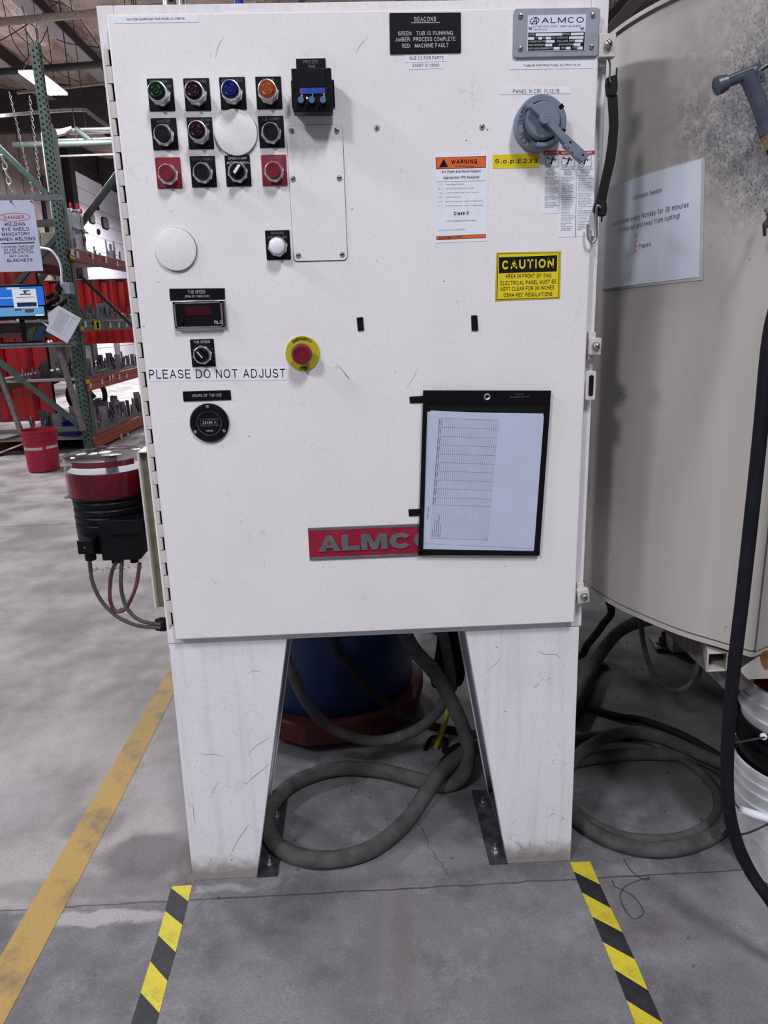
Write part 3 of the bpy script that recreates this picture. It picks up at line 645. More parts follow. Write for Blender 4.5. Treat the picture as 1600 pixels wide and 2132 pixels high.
scratches(leg_parts[1], YB+.0012, [(.0004, [(1118, 1355), (1135, 1362), (1160, 1363), (1170, 1372)]), (.0003, [(1012, 1400), (1030, 1385), (1048, 1365)]), (.0005, [(1072, 1750), (1085, 1762), (1095, 1772)]), (.0005, [(1110, 1738), (1102, 1762)]), (.0003, [(1140, 1680), (1138, 1760)])]+dots(1120, 1600, 55, 120, 70, .0004)+dots(1090, 1400, 80, 60, 40, .0004), SM)
scratches(leg_parts[1], YB+.0011, dots(1120, 1782, 60, 7, 90, .0012), plain('leg_rust', rgb(122, 98, 82), .8), 'rust_flecks')

# ---- things bolted through the door ----
def DP(u, v): p = DR(u, v); return p.x, p.z
def screw(mb, x, z, r=.0042, h=.003, y=0, slot=True, a=.6):
    mb.lathe([(r, 0), (r, h*.4), (r*.75, h*.85), (r*.2, h)], (x, y, z), (0, -1, 0), 14)
    if slot:
        c = mb.cur; mb.use(M['hole']); d = V(math.cos(a), 0, math.sin(a)); e = V(-d.z, 0, d.x)*r*.14
        o_ = V(x, y-h-.0003, z); mb.poly(o_-d*r*.8-e, o_+d*r*.8-e, o_+d*r*.8+e, o_-d*r*.8+e); mb.cur = c
PW, PH = .0458, .0525
def dtext(mb, body, x0, x1, z, cap, y, bold=0.0, res=3, rot=0.0, lean=0.0):
    """text on a plane parallel to the door: baseline from (x0,z) to x1, capital height cap"""
    c, s = math.cos(rot), math.sin(rot); w_ = x1-x0
    mb.text(body, (x0, z), (x0+w_*c, z+w_*s), (-s*cap+lean*cap, c*cap), lambda a, b: V(a, y, b), bold, res)
def ctext(mb, body, cx, z, cap, y, wide=.72, bold=0.0, res=3, rot=0.0, maxw=None):
    asp = tmesh(body, bold, res)[2]; w_ = asp*cap*wide
    if maxw and w_ > maxw: w_ = maxw
    dtext(mb, body, cx-w_/2*math.cos(rot), cx-w_/2*math.cos(rot)+w_, z-w_/2*math.sin(rot), cap, y, bold, res, rot)
def plate(name, cx, cz, lab, mat='blackplate', lines=(), textmat='dimengrave', rot=-.0, w=PW, h=PH):
    m = MB().use(M[mat]); r = .002
    m.box(cx-w/2, cx+w/2, -.0022, 0, cz-h/2, cz+h/2)
    o = m.build(name, cab, lab, bevel=.0012)
    if lines:
        t_ = MB().use(M[textmat])
        for k, s in enumerate(lines):
            if isinstance(s, tuple): 
                for (ss, dx) in s: ctext(t_, ss, cx+dx*w, cz+h/2-.0075-k*.0075, .0046, -.0026, .8, .008)
            else: ctext(t_, s, cx, cz+h/2-.0075-k*.0075, .0046, -.0026, .8, .008, maxw=w*.86)
        t_.build('lettering', o, smooth=False)
    return o
def nut(o, cx, cz, r=.0176, y0=-.0022, y1=-.013, inner=.0142):
    m = MB().use(M['chrome'])
    m.lathe([(r*1.06, 0), (r*1.06, (y0-y1)*.55), (r*.98, (y0-y1)*.75)], (cx, y0, cz), (0, -1, 0), 8, a0=.2)
    m.lathe([(r*.96, (y0-y1)*.55), (r*.94, (y0-y1)*.9), (inner*1.06, (y0-y1)), (inner, (y0-y1)), (inner, (y0-y1)*.3)], (cx, y0, cz), (0, -1, 0), 32, cap=False)
    return m.build('bezel_nut', o)
def pilot(u, v, lab, lensmat, lines):
    cx, cz = DP(u, v); o = plate('pilot_light', cx, cz, lab, lines=lines); cz -= .002
    nut(o, cx, cz, y1=-.016)
    m = MB().use(M['chrome']); m.lathe([(.0158, .012), (.0158, .020), (.0166, .021), (.0166, .030), (.0160, .0325), (.0148, .033), (.0142, .029)], (cx, 0, cz), (0, -1, 0), 36, cap=False)
    m.build('lens_ring', o)
    m = MB().use(M[lensmat]); m.lathe([(.0145, .026), (.0145, .034), (.0136, .0385), (.0108, .041), (.0085, .0400), (.006, .0412), (.003, .0405), (0.0002, .0415)], (cx, 0, cz), (0, -1, 0), 32)
    m.build('lens', o)
def button(u, v, lab, capmat, lines, platemat='blackplate', hi=.010, dome=False):
    cx, cz = DP(u, v); o = plate('push_button', cx, cz, lab, mat=platemat, lines=lines); cz -= .0035
    nut(o, cx, cz, y1=-.017)
    m = MB().use(M[capmat]); e = .017+hi
    if dome: pr = [(.0138, .008), (.0138, e-.004), (.0140, e-.001), (.011, e+.001), (.0002, e+.0015)]
    else: pr = [(.0130, .006), (.0130, e-.0016), (.0125, e), (.0075, e), (.0070, e-.0006), (.0002, e-.0006)]
    m.lathe(pr, (cx, 0, cz), (0, -1, 0), 32); m.build('button_cap', o)
def selector(u, v, lab, lines, ang, ticks=False):
    cx, cz = DP(u, v); o = plate('selector_switch', cx, cz, lab, lines=lines, textmat='engrave'); cz -= .0035
    nut(o, cx, cz, y1=-.015)
    m = MB().use(M['black']); m.lathe([(.0138, .006), (.0138, .017), (.0125, .019), (.0002, .019)], (cx, 0, cz), (0, -1, 0), 28)
    d = V(math.cos(ang), 0, math.sin(ang)); e = V(-d.z, 0, d.x); c = V(cx, -.019, cz)
    m.slab([c+d*.0125-e*.005, c+d*.0125+e*.005, c-d*.0125+e*.005, c-d*.0125-e*.005], (0, -.010, 0))
    k = m.build('knob', o, bevel=.001)
    m = MB().use(M['white']); c = V(cx, -.0294, cz); w_ = .0024 if not ticks else .0009
    a0 = .011 if not ticks else .009
    m.slab([c+d*a0-e*w_, c+d*a0+e*w_, c-d*.006+e*w_, c-d*.006-e*w_], (0, -.0004, 0)); m.build('pointer', o, smooth=False)
    if ticks:
        m = MB().use(M['dimengrave'])
        for i in range(13):
            a = math.radians(-30+i*20); dd = V(math.cos(a), 0, math.sin(a)); ee = V(-dd.z, 0, dd.x)*.0004; c = V(cx, -.0025, cz)
            m.poly(c+dd*.0208-ee, c+dd*.0232-ee, c+dd*.0232+ee, c+dd*.0208+ee)
        m.build('scale_marks', o, smooth=False)
pilot(336, 198, 'green pilot light, first in the top row', 'lens_green', ('EQUIPMENT', ((' ON', .34),)))
pilot(411.3, 197.4, 'dark red pilot light, second in the top row', 'lens_red', ('MOTOR LUBE',))
pilot(485.5, 195, 'blue pilot light in the top row above the round cover', 'lens_blue', ('AUTO CYCLE',))
pilot(560.4, 194, 'lit amber pilot light at the right end of the top row', 'lens_amber', ('TUB ON',))
button(343.4, 279.5, 'black push button under the green pilot light', 'black', ('MASTER', 'START'))
pilot(417.7, 277.8, 'dark red pilot light in the middle row', 'lens_red', ('DRIVE FAULTED', (('UP', .3),)))
button(565.8, 275, 'black push button under the amber pilot light', 'black', ('TUB START',))
button(351.9, 360.4, 'red push button on a red plate, left end of the bottom row', 'redbtn', ('',), 'redplate')
button(424, 357.7, 'black push button in the bottom row beside the selector', 'black', ('DRIVE FAULT', 'RESET'))
selector(496.3, 356, 'two position selector switch with white pointer', ('OPERATION', (('AUTO', -.26), ('MANUAL', .24))), math.radians(52))
button(571.6, 355, 'red push button on a red plate beside the blank cover plate', 'redbtn', ('TUB STOP',), 'redplate')
button(579.4, 510.3, 'white domed push button beside the blank plate corner', 'white', ('GROUND', 'CONNECTED'), hi=.013, dome=True)
selector(423, 734.7, 'speed knob with thin pointer above the do not adjust strip', ('TUB SPEED',), math.radians(128), True)
# round hole covers
for (x, z, r, lab) in ((DP(492, 277)[0], DP(492, 277)[1],   .0386, 'large round blank cover among the buttons'), (-.35279, 1.43187, .0383, 'round blank cover alone below the red button')):
    m = MB().use(M['door']); m.lathe([(r, 0), (r, .005), (r-.0006, .0062), (r-.0035, .0070), (.0002, .0072)], (x, 0, z), (0, -1, 0), 56); hc_ = m.build('hole_cover', cab, lab); g_ = MB().use(M['matblack']); g_.cyl((x, 0, z), (x, -.0012, z), r+.0006, 56); g_.build('gap_shadow', hc_)  # black disc behind the cover stands in for the shadow in its gap
# blank cover plate
def rrect(x0, x1, z0, z1, r, y, n=6):
    pts = []
    for cx, cz, a0 in ((x1-r, z1-r, 0), (x0+r, z1-r, 90), (x0+r, z0+r, 180), (x1-r, z0+r, 270)):
        for k in range(n+1):
            a = math.radians(a0+90*k/n); pts.append(V(cx+r*math.cos(a), y, cz+r*math.sin(a)))
    return pts
A, B = DR(604, 262), DR(717, 541)
bx0, bx1, bz0, bz1 = (DR(598, 262).x+DR(611, 544).x)/2, (DR(715, 260).x+DR(722, 541).x)/2, DR(666, 543).z, DR(656, 261).z
m = MB().use(M['door']); m.slab(rrect(bx0, bx1, bz0, bz1, .008, 0), (0, -.0025, 0)); g_ = MB().use(M['matblack']); g_.slab(rrect(bx0-.0006, bx1+.0006, bz0-.0010, bz1+.0006, .0085, 0), (0, -.0006, 0)); bp = m.build('blank_plate', cab, 'tall blank plate held by six screws', bevel=.0006, seg=1)
g_.build('gap_shadow', bp, smooth=False)  # black outline stands in for the shadow in the gap round the plate
for u, v in ((607, 273), (702, 272), (611, 372.7), (707, 371), (622, 532), (713, 530)):
    x, z = DP(u, v); m = MB().use(M['steel']); screw(m, x, z, .0048, .0035, -.0025, a=random.uniform(0, 3)); m.build('screw', bp)
for u, v in ((785, 266), (1004, 264)):
    x, z = DP(u, v); m = MB().use(M['steel']); screw(m, x, z, .0050, .004, 0, a=random.uniform(1, 2)); m.build('door_screw', cab)
# process timer
tc = [on_y(u, v, -.055) for u, v in ((606, 142), (689, 141), (694, 232), (611, 233))]
tx0, tx1, tz1, tz0 = (tc[0].x+tc[3].x)/2, (tc[1].x+tc[2].x)/2, tc[0].z, tc[2].z
m = MB().use(M['black']); m.box(tx0+.002, tx1-.002, -.028, 0, tz0+.006, tz1-.004); m.box(tx0, tx1, -.055, -.026, tz0, tz1)
m.box(tx0-.003, tx1+.004, -.034, -.016, tz0+.012, tz1-.012)
tim = m.build('process_timer', cab, 'black box timer with three blue thumb knobs', bevel=.002)
def TB(u, v, y=-.0555): p = on_y(u, v, y); return p.x, p.z
m = MB().use(M['blackplate']); a, b = TB(620, 146), TB(678, 181); m.box(a[0], b[0], -.0575, -.055, b[1], a[1]); m.build('window', tim, smooth=False)
m = MB().use(M['blue']); a, b = TB(624, 183), TB(678, 195); m.box(a[0], b[0], -.0565, -.055, b[1], a[1]); bl = m.build('label_band', tim, 'blue band with a small round emblem', smooth=False)
m = MB().use(plain('pink_print', rgb(150, 90, 150), .5)); a = TB(630.5, 189.5)
for rr in (.0042, .0026):
    m.lathe([(rr-.0006, 0), (rr, 0)], (a[0], -.0567, a[1]), (0, -1, 0), 20, cap=False)
a = TB(660, 188); ctext(m, 'SYRELEC', a[0]+.003, a[1]-.0008, .0028, -.0568, 1.1); m.build('print', bl, smooth=False)
for u in (627.5, 650, 673):
    x, z = TB(u, 207.5); m = MB().use(M['black']); m.cyl((x, -.055, z-.0035), (x, -.066, z-.0035), .0058, 20); m.use(M['knobblue']); m.cyl((x, -.066, z-.0035), (x, -.070, z-.0035), .0052, 20); m.build('thumb_knob', tim)
m = MB().use(M['engrave'])
for ch, u in (('4', 628.5), ('1', 651), ('2', 674.5)):
    x, z = TB(u, 201); ctext(m, ch, x, z-.0005, .0052, -.0562, .9, .02)
m.build('digit', tim, smooth=False)
m = MB().use(M['led']); x, z = TB(639.7, 204); m.cyl((x, -.055, z), (x, -.0562, z), .0014, 12); m.build('indicator_led', tim)
m = MB().use(M['hole'])
for u in (613.5, 685.5):
    x, z = TB(u, 187.5); m.cyl((x, -.055, z), (x, -.0553, z), .0028, 12)
m.build('screw_recess', tim, smooth=False)
# gets its name plate
def sign(name, px, lab, cat, mat, thick=.0012, texts=(), textmat='ink', bevel=0, parent=None, group=None, y=0.0):
    """flat label; px = TL, TR, BR, BL in the photograph; texts = (string, px baseline left, px baseline right, cap px, bold)"""
    P = [DR(*q, 0) for q in px]
    for p in P: p.y = y
    m = MB().use(M[mat]); m.slab([P[3], P[2], P[1], P[0]], (0, -thick, 0))
    o = m.build(name, parent, lab, None if parent else cat, group, smooth=False, bevel=bevel)
    if texts: put_text(o, texts, textmat, y-thick-.0003)
    return o
def put_text(o, texts, textmat, y, name='lettering', sz=.0):
    mats = {}
    for t_ in texts:
        s, a, b, cap, bold = t_[:5]; mt = t_[5] if len(t_) > 5 else textmat
        m = mats.setdefault(mt, MB().use(M[mt]))
        A = DR(*a); B = DR(*b); C = DR(a[0], a[1]-cap); ch = (C-A).length
        d = (B-A); d.y = 0; n_ = V(-d.z, 0, d.x).normalized()*ch
        m.text(s, (A.x, A.z), (B.x, B.z), (n_.x, n_.z), lambda p, q: V(p, y, q), bold, 3)
    for mt, m in mats.items(): m.build(name, o, smooth=False)
sign('nameplate', ((617, 123), (678, 122), (679, 150), (618, 151)), 'black engraved strip above the timer', '', 'blackplate', .002, (('PROCESS', (632, 133.5), (663, 133), 7.5, .01), ('TIME', (641, 142), (657, 142), 6, .01)), 'dimengrave', parent=cab)
sign('nameplate', ((353, 601), (468, 600), (469, 623.5), (355, 625.5)), 'black engraved strip over the speed meter', '', 'blackplate', .002,
     (('TUB SPEED', (392, 611.5), (428, 611), 7, .0), ('(RPM OF VIBRATOR)', (386, 619.5), (437, 619), 4.5, .0)), 'engrave', parent=cab)
sign('nameplate', ((381, 815), (480, 812), (482, 832), (383, 835.5)), 'black engraved strip over the round hour meter', '', 'blackplate', .002,
     (('HOURS OF TUB USE', (401, 826.5), (462, 825), 6, .0),), 'engrave', parent=cab)
# speed meter
P = [DR(*q) for q in ((360, 628), (467, 626), (473, 683), (363, 687))]
mx0, mx1, mz0, mz1 = P[0].x+.001, P[1].x, P[2].z+.001, P[0].z
m = MB().use(M['chrome']); m.box(mx0-.002, mx1+.003, -.003, 0, mz0-.002, mz1+.001); m.use(M['black']); m.box(mx0+.001, mx1-.001, -.012, -.003, mz0+.003, mz1-.001)
mt_ = m.build('speed_meter', cab, 'rectangular digital meter with dark red display', bevel=.001)
yf = -.0125
def MQ(u, v): p = on_y(u, v, yf); return p.x, p.z
m = MB().use(M['steel']); a, b = MQ(361, 630), MQ(466, 681); w_ = .0028
for (p0, p1, q0, q1) in ((a[0], b[0], a[1]-w_, a[1]), (a[0], b[0], b[1], b[1]+w_), (a[0], a[0]+w_, b[1], a[1]), (b[0]-w_, b[0], b[1], a[1])): m.box(p0, p1, yf-.0006, yf, q0, q1)
m.build('border', mt_, smooth=False)
m = MB().use(M['display']); a, b = MQ(386, 638), MQ(441, 656); m.box(a[0], b[0], yf-.001, yf+.001, b[1], a[1]); m.build('display', mt_, smooth=False)
m = MB().use(M['black']); x, z = MQ(377.5, 667); m.cyl((x, yf, z), (x, yf-.004, z), .0055, 18); m.build('knob', mt_)
m = MB().use(M['engrave']); x, z = MQ(455, 674); ctext(m, 'RLC', x, z, .006, yf-.0008, .8, .03); m.build('emblem', mt_, smooth=False)
# hour meter
x, z = DP(437, 880); r = .0385
m = MB().use(M['black']); m.lathe([(r, 0), (r, .005), (r-.003, .008), (r*.66, .008), (r*.66, .0065), (.0002, .0065)], (x, 0, z), (0, -1, 0), 56); hm = m.build('hour_meter', cab, 'round black hour meter with five white digits')
m = MB().use(M['dimengrave']); m.lathe([(r*.62, 0), (r*.635, 0)], (x, -.0068, z), (0, -1, 0), 40, cap=False)
m.box(x-r*.6, x+r*.6, -.007, -.0068, z+.0085, z+.0089); m.box(x-r*.6, x+r*.6, -.007, -.0068, z-.0055, z-.0051)
for p0, p1, q0, q1 in ((-.017, .017, .0065, .0069), (-.017, .017, -.0035, -.0031), (-.017, -.0166, -.0035, .0069), (.0166, .017, -.0035, .0069)): m.box(x+p0, x+p1, -.007, -.0068, z+q0, z+q1)
m.build('dial_ring', hm, smooth=False)
m = MB().use(M['engrave']); dtext(m, '23486', x-.013, x+.007, z-.001, .005, -.0072, .01); dtext(m, 'h', x+.011, x+.014, z-.001, .005, -.0072, .01); ctext(m, 'HOURS', x, z-.0165, .0028, -.0072, .9, .02)
m.build('digits', hm, smooth=False)
for a in (90, 210, 330):
    m = MB().use(M['zinc']); screw(m, x+r*.85*math.cos(math.radians(a)), z+r*.85*math.sin(math.radians(a)), .0032, .002, -.008); m.build('screw', hm)
# emergency stop
x, z = -.12683, 1.23423
m = MB().use(M['estop_yellow']); m.lathe([(.0334, 0), (.0334, .0022), (.033, .003), (.0002, .003)], (x, 0, z), (0, -1, 0), 56); es = m.build('emergency_stop', cab, 'red mushroom emergency stop on a yellow ring')
m = MB().use(M['redbtn']); m.lathe([(.013, .003), (.013, .022), (.0195, .025), (.0202, .029), (.0195, .034), (.016, .040), (.0135, .0405), (.0125, .0395), (.0085, .0395), (.0080, .0385), (.0002, .0385)], (x, 0, z), (0, -1, 0), 48); m.build('mushroom_head', es)
def arctext(mb, s, cx, cz, R_, a0, a1, cap, y, bold=.02, wide=.75, inv=False):
    for i, ch in enumerate(s):
        a = math.radians(a0+(a1-a0)*(i/(len(s)-1)) if len(s) > 1 else a0)
        asp = tmesh(ch, bold)[2]*cap*wide
        if not inv: up = V(math.cos(a), 0, math.sin(a)); rt = V(math.sin(a), 0, -math.cos(a))
        else: up = V(-math.cos(a), 0, -math.sin(a)); rt = V(-math.sin(a), 0, math.cos(a))
        c = V(cx+R_*math.cos(a), y, cz+R_*math.sin(a)); b = c-rt*asp/2
        mb.text(ch, (b.x, b.z), (b.x+rt.x*asp, b.z+rt.z*asp), (up.x*cap, up.z*cap), lambda p, q: V(p, y, q), bold)
m = MB().use(M['ink']); arctext(m, 'EMERGENCY', x, z, .0252, 126, 52, .0062, -.0034, .04, .62); arctext(m, 'STOP', x, z, .0318, 259, 281, .0062, -.0034, .04, .62, True); m.build('lettering', es, smooth=False)
# disconnect switch
x, z = on_y(1128, 254.5, -.03).x, on_y(1128, 254.5, -.03).z
m = MB().use(M['grey']); R0 = .0455
m.lathe([(R0*.99, 0), (R0, .012), (R0, .030), (R0-.003, .033), (R0*.76, .033), (R0*.76, .028), (R0*.70, .028), (R0*.68, .043), (R0*.62, .047), (.0002, .048)], (x, 0, z), (0, -1, 0), 64)
sw = m.build('disconnect_switch', cab, 'round blue-grey rotary disconnect with long handle')
m = MB().use(M['hole'])
for a in (35, -22):
    A_ = math.radians(a); d = V(math.cos(A_), 0, math.sin(A_)); e = V(-d.z, 0, d.x); c = V(x, -.0332, z)
    m.slab([c+d*.038-e*.003, c+d*.0462-e*.004, c+d*.0462+e*.004, c+d*.038+e*.003], (0, -.0006, 0))
m.build('notch', sw, smooth=False)
m = MB().use(M['grey']); A_ = [math.radians(k) for k in range(-105, -55, 6)]
o_ = [V(x+R0*.93*math.cos(a), -.033, z+R0*.93*math.sin(a)) for a in A_]; i_ = [V(x+R0*.78*math.cos(a), -.033, z+R0*.78*math.sin(a)) for a in reversed(A_)]
m.slab(o_+i_, (0, -.009, 0)); m.build('lock_tab', sw, bevel=.001)
m = MB().use(plain('switch_dark_recess', rgb(62, 70, 88), .5))
for a0, a1 in ((137, 185), (205, 238)):
    A_ = [math.radians(a0+(a1-a0)*k/8) for k in range(9)]
    m.slab([V(x+R0*.93*math.cos(a), -.0331, z+R0*.93*math.sin(a)) for a in A_]+[V(x+R0*.78*math.cos(a), -.0331, z+R0*.78*math.sin(a)) for a in reversed(A_)], (0, -.0004, 0))
lp_ = m.build('legend_recess', sw, smooth=False)
m = MB().use(plain('switch_letters', rgb(140, 150, 172), .5)); arctext(m, 'OFF|O', x, z, R0*.80, 182, 141, .0055, -.0339, .03, .6); arctext(m, 'ON|', x, z, R0*.92, 234, 212, .0055, -.0339, .03, .6, False)
m.build('lettering', sw, smooth=False)
hy = -.062
hc = on_y(1136, 245, hy); e1 = on_y(1221, 331, hy); e0 = on_y(1106, 217, hy)
d = (e1-hc).normalized(); nn = V(-d.z, 0, d.x)
m = MB().use(M['grey'])
m.slab([hc+nn*.0045, e1+nn*.0085-d*.006, e1+nn*.0085, e1-nn*.0085, e1-nn*.0085-d*.006, hc-nn*.0045], (0, .018, 0))
dq = (e0-hc).normalized(); nq = V(-dq.z, 0, dq.x)
m.slab([hc+nq*.005, e0+nq*.0035, e0-nq*.0035, hc-nq*.005], (0, .016, 0))
m.cyl(hc+V(0, -.001, 0), hc+V(0, .022, 0), .0098, 32)
for k in (.55, .62, .78): c = hc.lerp(e1, k); m.slab([c-nn*.006, c-nn*.0105, c-nn*.0105+d*.012, c-nn*.006+d*.012], (0, .014, 0))
hd = m.build('handle', sw, bevel=.0012)
m = MB().use(M['hole'])
for k in (.60, .91):
    c = hc.lerp(e1, k)+V(0, -.0003, 0)+nn*.001; m.slab([c+(d+nn)*.0016, c+(d-nn)*.0016, c-(d+nn)*.0016, c-(d-nn)*.0016], (0, -.0003, 0))
m.build('pin_hole', sw, smooth=False)
m = MB().use(plain('switch_emblem', rgb(150, 158, 178), .5)); c = hc+V(0, -.0013, 0)
m.lathe([(.0078, 0), (.0086, 0)], c, (0, -1, 0), 28, cap=False); ctext(m, 'ABB', c.x, c.z-.0028, .0056, c.y, .72, .02, rot=.2); m.build('emblem', sw, smooth=False)
# clamps, hasp
def clamp(c, w_, h_, ang, lab, deep=.012):
    cx, cz = DP(*c); rot = Matrix.Translation((cx, 0, cz)) @ Matrix.Rotation(ang, 4, 'Y')
    m = MB().use(M['hinge']); m.M = rot; m.box(-w_/2, w_/2, -.006, .010, -h_/2, h_/2); m.M = Matrix.Identity(4); m.box(cx-w_*.45, cx+.004, .008, .021, cz-h_*.8, cz+h_*.85)
    o = m.build('door_clamp', cab, lab, bevel=.0015)
    m = MB().use(M['zinc']); m.lathe([(.0088, 0), (.0086, .002), (.006, .0022)], (cx, -.006, cz), (0, -1, 0), 24); m.build('washer', o)
    m = MB().use(M['steel']); m.lathe([(.0066, 0), (.0066, .006), (.005, .0075), (.0002, .008)], (cx, -.008, cz), (0, -1, 0), 14)
    m.use(M['hole']); m.slab([V(cx-.005, -.0161, cz+.004), V(cx-.004, -.0161, cz+.005), V(cx+.005, -.0161, cz-.003), V(cx+.004, -.0161, cz-.004)], (0, -.0002, 0)); m.build('screw', o)
clamp((1263.5, 96.5), .030, .038, 0, 'upper door clamp where the rubber strap hangs')
clamp((1239, 721), .023, .033, 0, 'middle door clamp')
clamp((1214.5, 1240), .024, .031, -.13, 'lower door clamp, slightly turned')
m = MB().use(M['hinge']); c = DP(1231, 803); m.slab(rrect(c[0]-.010, c[0]+.010, c[1]-.029, c[1]+.029, .004, .004), (0, -.004, 0)); hs = m.build('hasp', cab, 'slotted hasp plate under the middle clamp', bevel=.001)
m = MB().use(M['matblack']); m.slab(rrect(c[0]-.0045, c[0]+.005, c[1]-.021, c[1]+.021, .004, -.0002), (0, -.0003, 0)); m.build('slot', hs, smooth=False)
# cast maker plate
A, B, Cq, Dq = DR(642, 1099), DR(640, 1099), DR(645, 1165), DR(930, 1153)
x0, x1 = DR(643.5, 1132).x, DR(934, 1121).x; z1 = (DR(642, 1099).z+DR(872, 1090).z)/2; z0 = (DR(645, 1165).z+DR(905, 1156).z)/2
m = MB().use(M['castgrey']); m.box(x0, x1, -.0035, 0, z0, z0+.006); m.box(x0, x1, -.0035, 0, z1-.006, z1); m.use(M['almco']); m.box(x0, x1, -.0028, 0, z0+.006, z1-.006)
np_ = m.build('maker_plate', cab, 'crimson plate with raised grey capital letters, partly behind the paper pouch', bevel=.0006, seg=1)
m = MB().use(M['castgrey']); zb = (DR(666, 1146).z+DR(850, 1140).z)/2; zc = (DR(682, 1115).z+DR(840, 1107).z)/2
OUT = {'A': [[(0, 0), (.3, 0), (.36, .2), (.64, .2), (.7, 0), (1, 0), (.64, 1), (.36, 1)]], 'L': [[(0, 0), (1, 0), (1, .27), (.38, .27), (.38, 1), (0, 1)]],
       'M': [[(0, 0), (.24, 0), (.24, .62), (.40, 0), (.60, 0), (.76, .62), (.76, 0), (1, 0), (1, 1), (.66, 1), (.5, .42), (.34, 1), (0, 1)]]}
def ringp(a0, a1, n=22): return [(.5+.5*math.cos(math.radians(a0+(a1-a0)*i/n)), .5+.5*math.sin(math.radians(a0+(a1-a0)*i/n))) for i in range(n+1)], [(.5+.2*math.cos(math.radians(a0+(a1-a0)*i/n)), .5+.24*math.sin(math.radians(a0+(a1-a0)*i/n))) for i in range(n+1)]
for ch, a, b in (('A', 664, 709), ('L', 712, 749), ('M', 752, 807), ('C', 811, 858), ('O', 861, 909)):
    yb = 1146-(a-666)*.028; X0, X1 = DR(a, yb-15).x, DR(b, yb-15).x
    F = lambda p, q: V(X0+p*(X1-X0), -.0027, zb+q*(zc-zb))
    if ch in OUT:
        for o_ in OUT[ch]: m.slab([F(p, q) for p, q in o_], (0, -.0038, 0))
    else:
        O, I = ringp(*((35, 325) if ch == 'C' else (0, 360)))
        for i in range(len(O)-1): m.slab([F(*O[i]), F(*O[i+1]), F(*I[i+1]), F(*I[i])], (0, -.0038, 0))
    if ch == 'A': m.use(M['almco']); m.slab([F(.42, .42), F(.58, .42), F(.5, .72)], (0, -.0041, 0)); m.use(M['castgrey'])
m.build('raised_letters', np_, smooth=False)
m = MB().use(M['rust']); x, z = DP(652, 1131); screw(m, x, z, .0028, .001, -.0028); m.build('rivet', np_)
# data plate
P = [DR(*q) for q in ((1069, 20), (1250, 20), (1243, 119), (1070, 122))]
x0, x1, z0, z1 = P[0].x+.0005, (P[1].x+P[2].x)/2, P[2].z, P[0].z
m = MB().use(M['plategrey']); m.slab(rrect(x0, x1, z0, z1, .006, 0), (0, -.005, 0)); dpl = m.build('data_plate', cab, 'grey plate with a white maker label, top right', bevel=.0012)
for u, v in ((1083, 36), (1233, 34), (1083, 103), (1230, 100)):
    x, z = DP(u, v); m = MB().use(M['steel']); screw(m, x, z, .0042, .004, -.005, a=random.uniform(0, 3)); m.build('screw', dpl)
yl = -.0053
a, b = on_y(1099.5, 32, yl), on_y(1218, 105, yl); lx0, lx1, lz0, lz1 = a.x, b.x, b.z, a.z
m = MB().use(M['paper']); m.box(lx0, lx1, yl-.0006, yl+.0004, lz0, lz1); lb = m.build('maker_label', dpl, 'white label with black lettering', smooth=False)
w_ = lx1-lx0; h_ = lz1-lz0; yt = yl-.0009
m = MB().use(M['ink']); dtext(m, 'ALMCO', lx0+w_*.24, lx0+w_*.965, lz1-h_*.225, h_*.155, yt, .0)
c = V(lx0+w_*.115, yt, lz1-h_*.155)
for k, (rx, rz) in enumerate(((.0085, .0055),)):
    vs = []; fs = []
    for i in range(28):
        a = 2*math.pi*i/28
        for s_ in (1, .84): vs.append(c+V(rx*s_*math.cos(a)+rz*s_*.3*math.sin(a), 0, rz*s_*math.sin(a)))
    for i in range(28): j = (i+1) % 28; fs.append((2*i, 2*j, 2*j+1, 2*i+1))
    m.add(vs, fs)
m.poly(c+V(-.006, 0, -.006), c+V(-.0045, 0, -.006), c+V(.0035, 0, .006), c+V(.002, 0, .006)); m.poly(c+V(.002, 0, .006), c+V(.0035, 0, .006), c+V(.0045, 0, -.006), c+V(.003, 0, -.006)); m.poly(c+V(-.002, 0, -.0015), c+V(.004, 0, -.0015), c+V(.004, 0, -.0005), c+V(-.0015, 0, -.0005))
dtext(m, '507 WEST FRONT STREET,  ALBERT LEA, MN 56007', lx0+w_*.1, lx0+w_*.93, lz1-h_*.34, h_*.045, yt); dtext(m, '1-800-521-2740', lx0+w_*.1, lx0+w_*.33, lz1-h_*.42, h_*.045, yt)
m.box(lx0+w_*.01, lx1-w_*.01, yt, yt+.0004, lz0+h_*.015, lz0+h_*.52)
m.build('print', lb, smooth=False)
m = MB().use(M['paper']); yq = yt-.0003
rows = ((.42, ((.14, .6), (.75, .97))), (.32, ((.01, .12), (.19, .25), (.32, .41), (.72, .97))), (.225, ((.32, .47), (.82, .96))), (.125, ((.31, .43), (.80, .92))), (.03, ((.46, .56), (.67, .75), (.87, .96))))
for zz, cells in rows:
    for p, q in cells: m.box(lx0+w_*p, lx0+w_*q, yq, yq+.0003, lz0+h_*zz, lz0+h_*(zz+.075))
for s, p, q, zz in (('MODEL', .02, .13, .44), ('SERIAL', .61, .74, .44), ('V', .14, .17, .34), ('PH', .26, .31, .34), ('HZ', .43, .47, .34), ('SCHEMATIC', .5, .7, .34), ('LARGEST MOTOR', .02, .31, .245), ('FULL LOAD AMPS', .52, .81, .245), ('MAIN INTERRUPT', .02, .30, .145), ('SCCR RATING', .54, .79, .145), ('ARC FLASH BOUNDARY(FT)', .02, .45, .05), ('HRC', .59, .66, .05), ('TYPE', .78, .86, .05)):
    dtext(m, s, lx0+w_*p, lx0+w_*q, lz0+h_*zz, h_*.05, yq)
